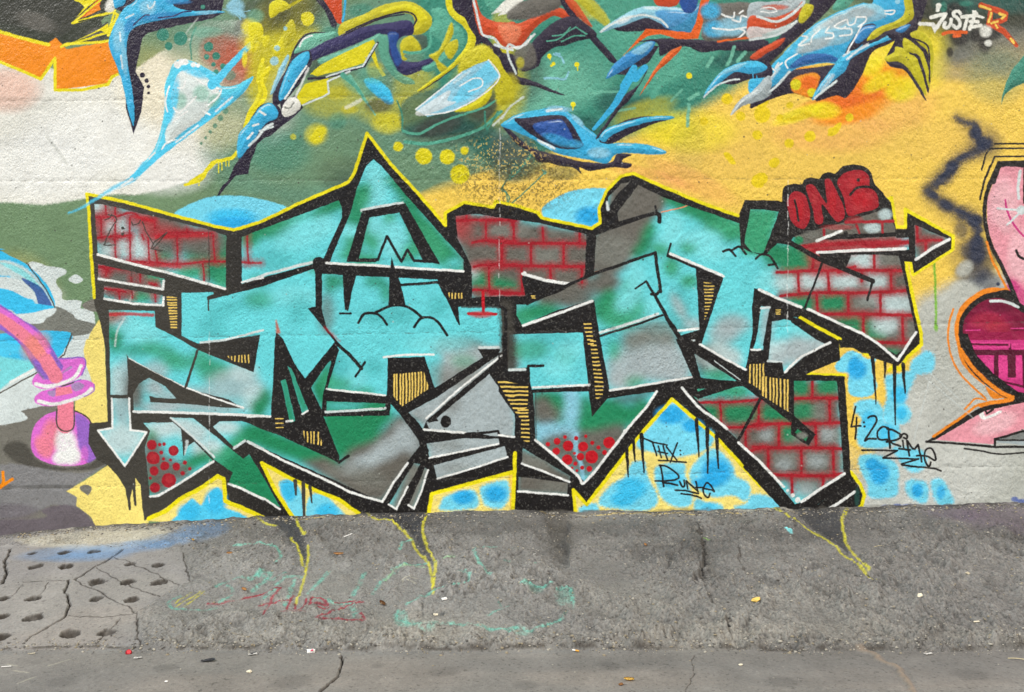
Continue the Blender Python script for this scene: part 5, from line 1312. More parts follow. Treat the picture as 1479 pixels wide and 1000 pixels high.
def surface_mat(name, img, fine, mid, strength, rough, spec, vary, dark=0., dist=.006):
    m = bpy.data.materials.new(name); m.use_nodes = True
    nt = m.node_tree; b = nt.nodes['Principled BSDF']; L = nt.links.new
    tc = nd(nt, 'ShaderNodeTexCoord')
    mp = nd(nt, 'ShaderNodeMapping'); mp.inputs['Rotation'].default_value = (0, math.radians(24), 0); mp.inputs['Scale'].default_value = (1, 1, .72)
    L(tc.outputs['Object'], mp.inputs['Vector'])
    n1 = nd(nt, 'ShaderNodeTexNoise', Scale=fine, Detail=2.5, Roughness=.55); L(mp.outputs[0], n1.inputs['Vector'])
    n2 = nd(nt, 'ShaderNodeTexNoise', Scale=mid, Detail=3.0, Roughness=.6); L(tc.outputs['Object'], n2.inputs['Vector'])
    add = nd(nt, 'ShaderNodeMath', operation='MULTIPLY_ADD'); add.inputs[1].default_value = .8
    L(n2.outputs['Fac'], add.inputs[0]); L(n1.outputs['Fac'], add.inputs[2])
    bp = nd(nt, 'ShaderNodeBump', Strength=strength, Distance=dist); L(add.outputs[0], bp.inputs['Height'])
    n4 = nd(nt, 'ShaderNodeTexNoise', Scale=1.7, Detail=3.0); L(tc.outputs['Object'], n4.inputs['Vector'])
    ms = nd(nt, 'ShaderNodeMapRange'); ms.inputs['From Min'].default_value = .35; ms.inputs['From Max'].default_value = .65
    ms.inputs['To Min'].default_value = strength * .35; ms.inputs['To Max'].default_value = strength
    L(n4.outputs['Fac'], ms.inputs['Value']); L(ms.outputs[0], bp.inputs['Strength'])
    L(bp.outputs[0], b.inputs['Normal'])
    im = nd(nt, 'ShaderNodeTexImage'); im.image = img; im.extension = 'EXTEND'
    n3 = nd(nt, 'ShaderNodeTexNoise', Scale=2.3, Detail=6.0, Roughness=.65); L(tc.outputs['Object'], n3.inputs['Vector'])
    mr = nd(nt, 'ShaderNodeMapRange'); mr.inputs['From Min'].default_value = .25; mr.inputs['From Max'].default_value = .75
    mr.inputs['To Min'].default_value = 1 - vary; mr.inputs['To Max'].default_value = 1 + vary
    L(n3.outputs['Fac'], mr.inputs['Value'])
    # crumbs of grime caught in the relief
    mr2 = nd(nt, 'ShaderNodeMapRange'); mr2.inputs['From Min'].default_value = .3; mr2.inputs['From Max'].default_value = .5
    mr2.inputs['To Min'].default_value = 1 - dark; mr2.inputs['To Max'].default_value = 1.0
    L(n1.outputs['Fac'], mr2.inputs['Value'])
    mu = nd(nt, 'ShaderNodeMath', operation='MULTIPLY'); L(mr.outputs[0], mu.inputs[0]); L(mr2.outputs[0], mu.inputs[1])
    vm = nd(nt, 'ShaderNodeVectorMath', operation='SCALE'); L(im.outputs['Color'], vm.inputs[0]); L(mu.outputs[0], vm.inputs['Scale'])
    L(vm.outputs[0], b.inputs['Base Color'])
    rr = nd(nt, 'ShaderNodeMapRange'); rr.inputs['To Min'].default_value = rough - .12; rr.inputs['To Max'].default_value = rough + .12
    L(n3.outputs['Fac'], rr.inputs['Value']); L(rr.outputs[0], b.inputs['Roughness'])
    b.inputs['Specular IOR Level'].default_value = spec
    return m

def flat_mat(name, rgb, rough=.7, spec=.3, var=.25, scale=60.):
    m = bpy.data.materials.new(name); m.use_nodes = True
    nt = m.node_tree; b = nt.nodes['Principled BSDF']; L = nt.links.new
    tc = nd(nt, 'ShaderNodeTexCoord'); n = nd(nt, 'ShaderNodeTexNoise', Scale=scale, Detail=4.0)
    L(tc.outputs['Object'], n.inputs['Vector'])
    mr = nd(nt, 'ShaderNodeMapRange'); mr.inputs['To Min'].default_value = 1 - var; mr.inputs['To Max'].default_value = 1 + var
    L(n.outputs['Fac'], mr.inputs['Value'])
    c = lin(rgb)
    vm = nd(nt, 'ShaderNodeVectorMath', operation='SCALE'); vm.inputs[0].default_value = tuple(float(v) for v in c)
    L(mr.outputs[0], vm.inputs['Scale']); L(vm.outputs[0], b.inputs['Base Color'])
    b.inputs['Roughness'].default_value = rough; b.inputs['Specular IOR Level'].default_value = spec
    bp = nd(nt, 'ShaderNodeBump', Strength=.4, Distance=.001); L(n.outputs['Fac'], bp.inputs['Height']); L(bp.outputs[0], b.inputs['Normal'])
    return m

def sample(A, r, c):
    """bilinear lookup"""
    h, w = A.shape
    r = np.clip(r, 0, h - 1.001); c = np.clip(c, 0, w - 1.001)
    ri = r.astype(int); ci = c.astype(int); fr = r - ri; fc = c - ci
    return (A[ri, ci] * (1 - fc) + A[ri, ci + 1] * fc) * (1 - fr) + (A[ri + 1, ci] * (1 - fc) + A[ri + 1, ci + 1] * fc) * fr

def pip(P, X, Y):
    ins = np.zeros(X.shape, bool); n = len(P)
    x0, y0 = P.min(0); x1, y1 = P.max(0)
    sel = (X >= x0) & (X <= x1) & (Y >= y0) & (Y <= y1)
    xs, ys = X[sel], Y[sel]; r = np.zeros(xs.shape, bool)
    for i in range(n):
        ax, ay = P[i]; bx, by = P[(i + 1) % n]
        if ay != by: r ^= ((ay > ys) != (by > ys)) & (xs < (bx - ax) * (ys - ay) / (by - ay) + ax)
    ins[sel] = r
    return ins

def grid_parts(V, N, UV, nr, nc, ids, mats, specs, flip=False):
    """V: (nr*nc,3) vertices of a grid; ids: (nr-1,nc-1) owner of each quad; specs: {id: (name, parent or None)} -> objects"""
    out = {}
    idx = np.arange(nr * nc).reshape(nr, nc)
    q = np.stack([idx[:-1, :-1], idx[:-1, 1:], idx[1:, 1:], idx[1:, :-1]], -1)
    if flip: q = q[..., ::-1]
    for k, (name, mat) in specs.items():
        f = q[ids == k]
        if not len(f): continue
        u, inv = np.unique(f.ravel(), return_inverse=True)
        me = bpy.data.meshes.new(name)
        me.vertices.add(len(u)); me.vertices.foreach_set('co', V[u].astype(np.float32).ravel())
        me.loops.add(len(inv)); me.loops.foreach_set('vertex_index', inv.astype(np.int32).ravel())
        me.polygons.add(len(f)); me.polygons.foreach_set('loop_start', np.arange(0, 4 * len(f), 4, dtype=np.int32))
        me.update(calc_edges=True)
        me.polygons.foreach_set('use_smooth', np.ones(len(f), bool))
        uvl = me.uv_layers.new(name='uv'); uvl.data.foreach_set('uv', UV[u][inv.ravel()].astype(np.float32).ravel())
        me.normals_split_custom_set_from_vertices(N[u].astype(np.float32).tolist() if len(u) < 1 else [tuple(n) for n in N[u].tolist()])
        me.materials.append(mat)
        o = bpy.data.objects.new(name, me); COL.objects.link(o)
        out[k] = o
    return out

# ================================================================== the wall
PAL['asp_'] = (104, 100, 92)
WX0, WY0, WW, WH = -320, -330, 2140, 1150
wp = paint_wall(1.5, (WX0, WY0, WW, WH))
# bug holes and flecks where the paint never reached the bottom of the render
_r = np.random.RandomState(11)
for k in range(1500):
    x, y, t = _r.uniform(WX0, 1800), _r.uniform(-300, 770), _r.uniform()
    wp.disc(x, y, _r.uniform(.45, 1.25), 'K2:%.2f' % _r.uniform(.35, .9) if t < .8 else 'wr:.6', .8)
A = wp.layers['main']
# coarse patch: ochre showing through pits, and pits through ochre
g = vnoise(wp.H, wp.W, 1.7 * 1.5, 77) * .7 + vnoise(wp.H, wp.W, 3.2 * 1.5, 78) * .5
def soft_mask(cx, cy, rx, ry):
    return np.clip(1.35 - ((wp.X - cx) / rx) ** 2 - ((wp.Y - cy) / ry) ** 2, 0, 1)
mk = soft_mask(745, 262, 100, 46) * (g > .18)
A += (lin((96, 84, 50)) - A) * (mk * .6)[..., None]
mk = soft_mask(722, 228, 70, 30) * (g < -.35)
A += (lin((226, 196, 110)) - A) * (mk * .7)[..., None]
# general thin spots: tone of every coat wavers with the relief
g2 = fbm(wp.H, wp.W, 30, 4, 91); g3 = vnoise(wp.H, wp.W, 3.2, 92)
A *= (1 + .09 * g2 + .035 * g3)[..., None]
A[:] = np.clip(A, 0, 1) ** 1.1 * 1.04
# gloss glints on the grainy black, painted in as pale specks
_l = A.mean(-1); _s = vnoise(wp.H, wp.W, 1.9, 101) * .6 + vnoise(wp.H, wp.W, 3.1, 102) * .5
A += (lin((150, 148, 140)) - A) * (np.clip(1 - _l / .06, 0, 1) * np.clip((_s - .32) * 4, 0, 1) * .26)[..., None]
_s = vnoise(wp.H, wp.W, 2.3, 103)
A *= (1 - .10 * np.clip((_s - .45) * 4, 0, 1))[..., None]
# formwork joints: worn lines where paint has chipped along the edges
def joint(x0, y0, x1, y1, col, w=1.5, a=.5, seed=0):
    n = int(math.hypot(x1 - x0, y1 - y0) / 5); rr = np.random.RandomState(seed)
    for i in range(n):
        if rr.uniform() < .62:
            t = i / n; t2 = t + rr.uniform(.6, 1.8) / n
            j = rr.uniform(-.8, .8, 2)
            P = [(x0 + (x1 - x0) * t + j[0], y0 + (y1 - y0) * t + j[1]), (x0 + (x1 - x0) * t2 + j[0], y0 + (y1 - y0) * t2 + j[1])]
            wp.stroke(P, '%s:%.2f' % (col, a * rr.uniform(.4, 1)), w * rr.uniform(.5, 1.2), 1.)
wp.tf = (0, 0, 1.)
# splashed dirt along the foot of the wall
for k in range(260):
    x = _r.uniform(-280, 1780); y = float(np.interp(x, [-400, 0, 250, 740, 1100, 1479, 1850], [788, 778, 759, 743, 741, 731, 722]))
    wp.blob(x, y + _r.uniform(-5, 6), _r.uniform(6, 26), _r.uniform(2, 6), 0, 'asp_:%.2f' % _r.uniform(.2, .6))
HJ = [(-320, 497.8, 1800, 459.6), (-320, 713.5, 1800, 665.5), (-320, 262.5, 1800, 256.5), (-320, 150, 700, 138)]
VJ = [(-115, -330, -112, 800), (303, -330, 302, 800), (722, -330, 720, 800), (1138, -330, 1136, 800), (1555, -330, 1552, 800)]
for i, (x0, y0, x1, y1) in enumerate(HJ):
    joint(x0, y0, x1, y1, 'K2', 1.6, .45 if i < 2 else .3, i)
joint(722, 170, 721, 440, 'W', 1.3, .5, 9); joint(1138, 255, 1137, 480, 'W', 1.3, .75, 10); joint(303, 480, 302, 725, 'W', 1.2, .5, 12)
joint(303, 320, 302, 440, 'K', 1.2, .6, 13)
GAIN = 0.92
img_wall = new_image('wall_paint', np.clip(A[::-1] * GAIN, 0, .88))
wall_mat = surface_mat('sprayed_plaster', img_wall, 84., 24., 1.0, .40, .26, .06, .16, .0065)

# relief, in photo px over the wall (row 0 = WY0)
rs = 1.0
RH, RW = int(WH * rs), int(WW * rs)
yy = WY0 + (np.arange(RH)[:, None] + .5) / rs; xx = WX0 + (np.arange(RW)[None, :] + .5) / rs
rel = .0075 * fbm(RH, RW, 230, 3, 5) + .0012 * fbm(RH, RW, 26, 3, 6)
coarse = .55 + .45 * np.clip((xx - 300) / 500, 0, 1) + .7 * np.clip(1.3 - ((xx - 760) / 190) ** 2 - ((yy - 250) / 90) ** 2, 0, 1)
rel += coarse * (.0015 * vnoise(RH, RW, 5.2, 7) + .0015 * vnoise(RH, RW, 3.0, 8))
for (x0, y0, x1, y1) in HJ:
    yl = y0 + (y1 - y0) * (xx - x0) / (x1 - x0)
    w = np.exp(-((yy - yl) / 2.2) ** 2) * (.5 + .5 * (vnoise(RH, RW, 6, 31) > -.2))
    if x1 < 1000: w = w * (xx < 700)
    rel -= .0024 * w * (1 + .8 * vnoise(RH, RW, 4, 33))
    rel += .0006 * np.clip((yy - yl) / 3, 0, 1) * np.exp(-np.maximum(yy - yl, 0) / 40)
for (x0, y0, x1, y1) in VJ:
    rel += .0028 * np.exp(-((xx - x0) / 1.6) ** 2)
rel = rel.astype(np.float32)

def base_row(px):
    return np.interp(px, [-400, 0, 60, 137, 250, 380, 560, 740, 830, 1100, 1250, 1479, 1850], [788, 778, 772, 764, 759, 752, 747, 743, 745, 741, 738, 731, 722])

def steps(segs):
    o = []
    for a, b, s in segs: o.append(np.arange(a, b, s, dtype=np.float64))
    return np.concatenate(o)
gx = steps([(-300, -12, 9), (-12, 1494, 2.0), (1494, 1801, 9)])
gy_ = steps([(-300, -10, 9), (-10, 796, 2.0)])
GX, GY = np.meshgrid(gx, gy_)
Hh = sample(rel, (GY - WY0) * rs - .5, (GX - WX0) * rs - .5)
V = np.stack([(GX - 739.5) / KW, DW - Hh, HC - (GY - HOR) / KW], -1).reshape(-1, 3)
def grid_normals(V, nr, nc, flip):
    P = V.reshape(nr, nc, 3)
    du = np.gradient(P, axis=1); dv = np.gradient(P, axis=0)
    n = np.cross(du, dv); n /= np.linalg.norm(n, axis=-1, keepdims=True) + 1e-12
    return (-n if flip else n).reshape(-1, 3)
nr, nc = GX.shape
Nn = grid_normals(V, nr, nc, False)
if Nn[:, 1].mean() > 0: Nn = -Nn
UV = np.stack([(GX - WX0) / WW, 1 - (GY - WY0) / WH], -1).reshape(-1, 2)

# painted parts of the wall, as regions of its skin.  (name, parent id or 0, label, polygon)
REG = []
def reg(name, parent, label, *polys): REG.append((name, parent, label, [np.asarray(P, np.float32) for P in polys])); return len(REG)
def tp(ox, oy, s): return parse_pts(s, (ox, oy, 3.847))
piece = reg('lettering', 0, 'large turquoise and green graffiti lettering with black outline', parse_pts(PIECE))
FL = {'letter_face': 'letter_face', 'brick_face': 'brick_pattern_face', 'arrow_face': 'arrow_face', 'dotted_face': 'dotted_face', 'triangle_face': 'letter_peak', 'grey_face': 'knuckle_face'}
for nm, F in faces(): reg(FL[nm], piece, None, F)
for pts in ("145,200 165,155 200,140 245,165 270,240 270,300 245,345 210,345 170,310 150,250", "250,120 290,105 330,160 365,210 360,130 355,80 380,70 400,100 450,200 465,260 455,295 415,305 340,215 345,300 330,325 300,310 285,230",
            "425,95 450,50 500,28 560,25 600,60 605,115 640,150 652,200 640,235 560,260 500,278 475,260 460,180"):
    reg('red_letter', piece, None, smooth(tp(1099, 240, pts), True, 4))
reg('orange_banner', 0, 'orange and black jagged banner edged in yellow', tp(0, 0, "-1200,-900 420,-900 560,0 660,60 610,200 660,400 600,480 310,515 300,340 225,455 -20,355 -1200,220"))
reg('hooked_blade', 0, 'long blue hooked blade with dark violet shade', tp(0, 0, "620,-200 1260,-200 1260,60 1240,80 980,145 820,185 790,215 775,290 752,400 800,485 785,620 740,745 690,480 604,230 640,130 690,50 630,20"))
reg('glassy_splash', 0, 'pale blue glassy splash with white glints', tp(0, 0, "960,360 1000,330 1080,345 1180,400 1230,405 1350,290 1450,190 1440,220 1290,380 1220,470 1300,480 1410,430 1330,540 1150,680 980,800 870,890 790,960 700,1010 850,840 910,640 915,480 940,410"))
reg('winged_creature', 0, 'blue and yellow winged creature with indigo arm', tp(360, 0, "-90,900 -60,760 60,600 130,550 150,480 240,290 330,185 520,130 740,30 940,30 1010,90 1010,150 1040,315 1000,365 860,430 740,420 640,370 440,450 445,530 300,600 160,720 60,780 -40,880 -70,1050 -150,1180"))
reg('ice_shard', 0, 'pale blue ice shard with white streaks', tp(360, 0, "920,610 1180,400 1330,335 1395,425 1280,540 1130,620 990,650"))
reg('yellow_claw', 0, 'long curved yellow claw', tp(360, 0, "1090,-60 1130,-60 1140,60 1220,120 1260,220 1180,340 1080,420 945,515 1190,280 1215,210 1110,80"))
reg('blue_fish', 0, 'blue fish with dark eye and propeller tail', tp(720, 0, "15,700 150,625 330,592 530,740 640,590 740,360 830,370 740,540 620,690 830,650 966,650 720,730 935,845 740,900 720,935 450,935 180,850 60,760"))
reg('orange_limb', 0, 'orange and blue angular limb', tp(720, 0, "560,180 760,50 1180,-100 1480,-100 1480,280 1100,280 1000,290 785,530 880,310 700,430 600,425 690,310 820,170"))
reg('spiked_head', 0, 'blue spiked head with white scribbles', tp(1099, 0, "-60,560 0,440 180,240 400,80 620,-100 900,-100 900,60 850,160 740,230 560,420 480,540 290,560 170,520"))
reg('green_claw', 0, 'three yellow green claws', tp(1099, 0, "690,330 760,200 850,180 940,240 945,450 910,545 820,390 720,370"))
reg('white_signature', 0, 'white spray signature ending in a red letter', tp(1099, 0, "880,10 1200,10 1390,60 1430,260 1200,230 880,190"))
reg('teal_leaf', 0, None, tp(1099, 0, "1480,300 1390,400 1335,580 1400,490 1560,440 1560,280"))
reg('blue_dome', 0, None, tp(0, 240, "970,275 1160,175 1400,175 1560,225 1300,355 1160,335")); reg('blue_dome', 0, None, tp(720, 240, "240,245 400,140 600,125 565,325 240,290"))
orb = reg('blue_orb', 0, 'blue and white sphere at the left edge', tp(0, 240, "-1000,350 -60,450 0,470 130,535 280,690 310,785 120,860 -60,860 -1000,700"))
reg('bent_tube', 0, 'pink bent tube with violet edge', tp(0, 240, "-70,740 20,780 200,900 330,1080 350,1130 260,1190 120,1000 -70,880"))
reg('pink_ring', 0, None, tp(0, 490, "180,230 330,110 465,105 460,190 340,262 190,265")); reg('pink_ring', 0, None, tp(0, 490, "190,330 330,265 470,225 522,260 470,320 280,375 205,360"))
reg('round_flask', 0, 'round pink and violet flask', tp(0, 490, "172,560 200,470 320,395 460,420 510,480 552,632 480,690 380,705 270,690 190,640"))
fig = reg('pink_figure', 0, 'pink cartoon figure cut off at the right edge', tp(1099, 240, "1290,60 1340,-10 2700,-60 2700,1000 1462,860 1340,560 1245,300"), tp(1099, 490, "920,570 1230,375 1462,340 1800,250 1800,620 1310,605"))
reg('maroon_berry', 0, 'round maroon and pink shape with orange rim', tp(1099, 240, "1085,900 1180,740 1380,690 1470,880 1800,900 1800,1290 1390,1320 1200,1200 1100,1050"))
reg('tag_writing', 0, 'black marker tag on pale blue inside the yellow arch', tp(720, 490, "790,540 1050,560 1060,760 1210,800 1200,890 960,870 870,800 870,660"))
reg('tag_writing', 0, 'black marker tag on the pale wall right of the brick letters', tp(1099, 490, "490,370 640,420 1030,640 1030,750 780,720 560,630 490,570"))
for pts in ("415,140 480,70 640,110 650,260 600,320 500,310 485,240", "530,350 620,335 700,460 770,540 560,600 530,520", "550,650 750,690 765,790 750,870 610,880", "810,790 920,800 930,880 900,915 830,880", "945,790 1050,840 1070,910 960,880"):
    reg('blue_cloud', 0, None, smooth(tp(1099, 490, pts), True, 4))
fx = (gx[:-1] + gx[1:]) / 2; fy = (gy_[:-1] + gy_[1:]) / 2
FX, FY = np.meshgrid(fx, fy)
ids = np.zeros(FX.shape, np.int32)
order = [i for i, r in enumerate(REG) if r[1] == 0 and r[0] != 'lettering'] + [0] + [i for i, r in enumerate(REG) if r[1] != 0]
late = [i for i, r in enumerate(REG) if r[0] in ('tag_writing', 'maroon_berry', 'pink_ring')]
POCK = [tp(360, 490, "60,690 240,780 500,895 640,1050 240,1050"), tp(0, 490, "1200,768 1250,790 1255,900 1600,1050 800,1010 1000,890")]
for i in order:
    nm, par, lab, polys = REG[i]
    for P in polys:
        m = pip(P, FX, FY)
        if i == 0:
            for Q in POCK: m &= ~pip(Q, FX, FY)
        ids[m] = i + 1
for i in late:
    for P in REG[i][3]: ids[pip(P, FX, FY)] = i + 1
specs = {0: ('plaster', wall_mat)}
for i, r in enumerate(REG): specs[i + 1] = (r[0], wall_mat)
parts = grid_parts(V, Nn, UV, nr, nc, ids, None, specs, flip=True)
# the solid wall behind its painted face: a slab 0.4 m thick
def slab_mesh(name, x0, x1, y0, y1, z0, z1, mat):
    bm = bmesh.new()
    r = bmesh.ops.create_cube(bm, size=1.0)
    for v in bm.verts: v.co = Vector((x0 + (v.co.x + .5) * (x1 - x0), y0 + (v.co.y + .5) * (y1 - y0), z0 + (v.co.z + .5) * (z1 - z0)))
    bmesh.ops.bevel(bm, geom=bm.edges[:], offset=.012, segments=2, affect='EDGES')
    me = bpy.data.meshes.new(name); bm.to_mesh(me); bm.free(); me.materials.append(mat)
    o = bpy.data.objects.new(name, me); COL.objects.link(o); return o
conc = flat_mat('bare_concrete', (168, 164, 155), .85, .2, .2, 8.)
xl, xr = (gx[0] - 739.5) / KW, (gx[-1] - 739.5) / KW
ztop = HC - (gy_[0] - HOR) / KW
wall = bpy.data.objects.new('graffiti_wall', None); COL.objects.link(wall); wall.location = (0, DW, 0)
tag(wall, 'tall rough concrete wall covered from edge to edge in colourful graffiti', 'wall')
core = slab_mesh('wall_core', xl, xr, DW + .02, DW + .45, -.3, ztop, conc)
cop = slab_mesh('coping', xl - .03, xr + .03, DW - .03, DW + .5, ztop + .001, ztop + .12, conc)
def adopt(ch, par):
    ch.parent = par; ch.matrix_parent_inverse = par.matrix_basis.inverted()
import mathutils
def adopt2(ch, par, off=(0, 0, 0)):
    ch.parent = par; ch.matrix_parent_inverse = mathutils.Matrix.Translation(off)
for o in (core, cop): adopt2(o, wall, (0, -DW, 0))
for k, o in parts.items():
    if k == 0: adopt2(o, wall, (0, -DW, 0)); continue
    nm, par, lab, _ = REG[k - 1]
    if par and par in parts: o.parent = parts[par]
    else: adopt2(o, wall, (0, -DW, 0))
    if lab: o['label'] = lab

# ================================================================== the ground
YE = HC * FPX / (940 - HOR)                    # where the slope meets the flat pavement
def slope_b(X):                                # height of the wall's foot
    return HC - (base_row(739.5 + X * KW) - HOR) / KW
def edge_y(X): return YE + .018 * np.sin(X * 2.1 + .5) + .012 * np.sin(X * 7.3)
def plane_z(X, Y):
    e = edge_y(X); t = np.clip((Y - e) / (DW - e), 0, 1.2)
    return slope_b(X) * t
def px2ground(P):
    P = np.asarray(P, np.float64); u = (P[:, 0] - 739.5) / FPX; v = (HOR - P[:, 1]) / FPX
    Y = np.full(len(P), 5.0)
    flat = HC / np.maximum(-v, 1e-3)
    for _ in range(8):
        X = u * Y; e = edge_y(X); m = slope_b(X) / (DW - e)
        Ys = (HC + m * e) / np.maximum(m - v, 1e-3)
        Y = np.where(flat < e, flat, Ys)
    return np.stack([u * Y, Y], -1)
class GroundPainter(Painter):
    def pts(self, P):
        P = Painter.pts(self, P)
        return (px2ground(P) * 100).astype(np.float32)
    def stroke(self, P, col, w, soft=.8, curve=False, w1=None):
        Painter.stroke(self, P, col, w * .45, soft * .45, curve, None if w1 is None else w1 * .45)
    def disc(self, x, y, r, col, soft=1.): self.blob(x, y, r * 1.2, r * 1.2, 0, col)
    def blob(self, x, y, rx, ry, ang, col):
        t = self.tf; p = px2ground(np.array([(t[0] + x / t[2], t[1] + y / t[2])]))[0] * 100
        k = p[1] / FPX; f = .5 if p[1] > YE * 100 else .38
        old = self.pts; self.pts = lambda Q: np.asarray(Q, np.float32)
        self.tf = (0, 0, 1.); Painter.blob(self, p[0], p[1], rx / t[2] * k, ry / t[2] * k / f, -ang, col)
        self.tf = t; self.pts = old
PAL.update(dict(slab=(143, 141, 138), slab2=(152, 149, 142), asp=(134, 133, 129), asp2=(116, 114, 110), asp3=(88, 86, 83), asp4=(140, 138, 130), sandy=(150, 145, 132), chalk=(110, 186, 168), chk2=(150, 200, 150),
                yl=(206, 200, 40), maro=(150, 60, 70), blu=(100, 142, 184), pavm=(136, 133, 127), pav2=(122, 120, 116), rust=(148, 134, 120), crm=(196, 192, 172), blackp=(48, 50, 54), ppl=(96, 82, 98)))
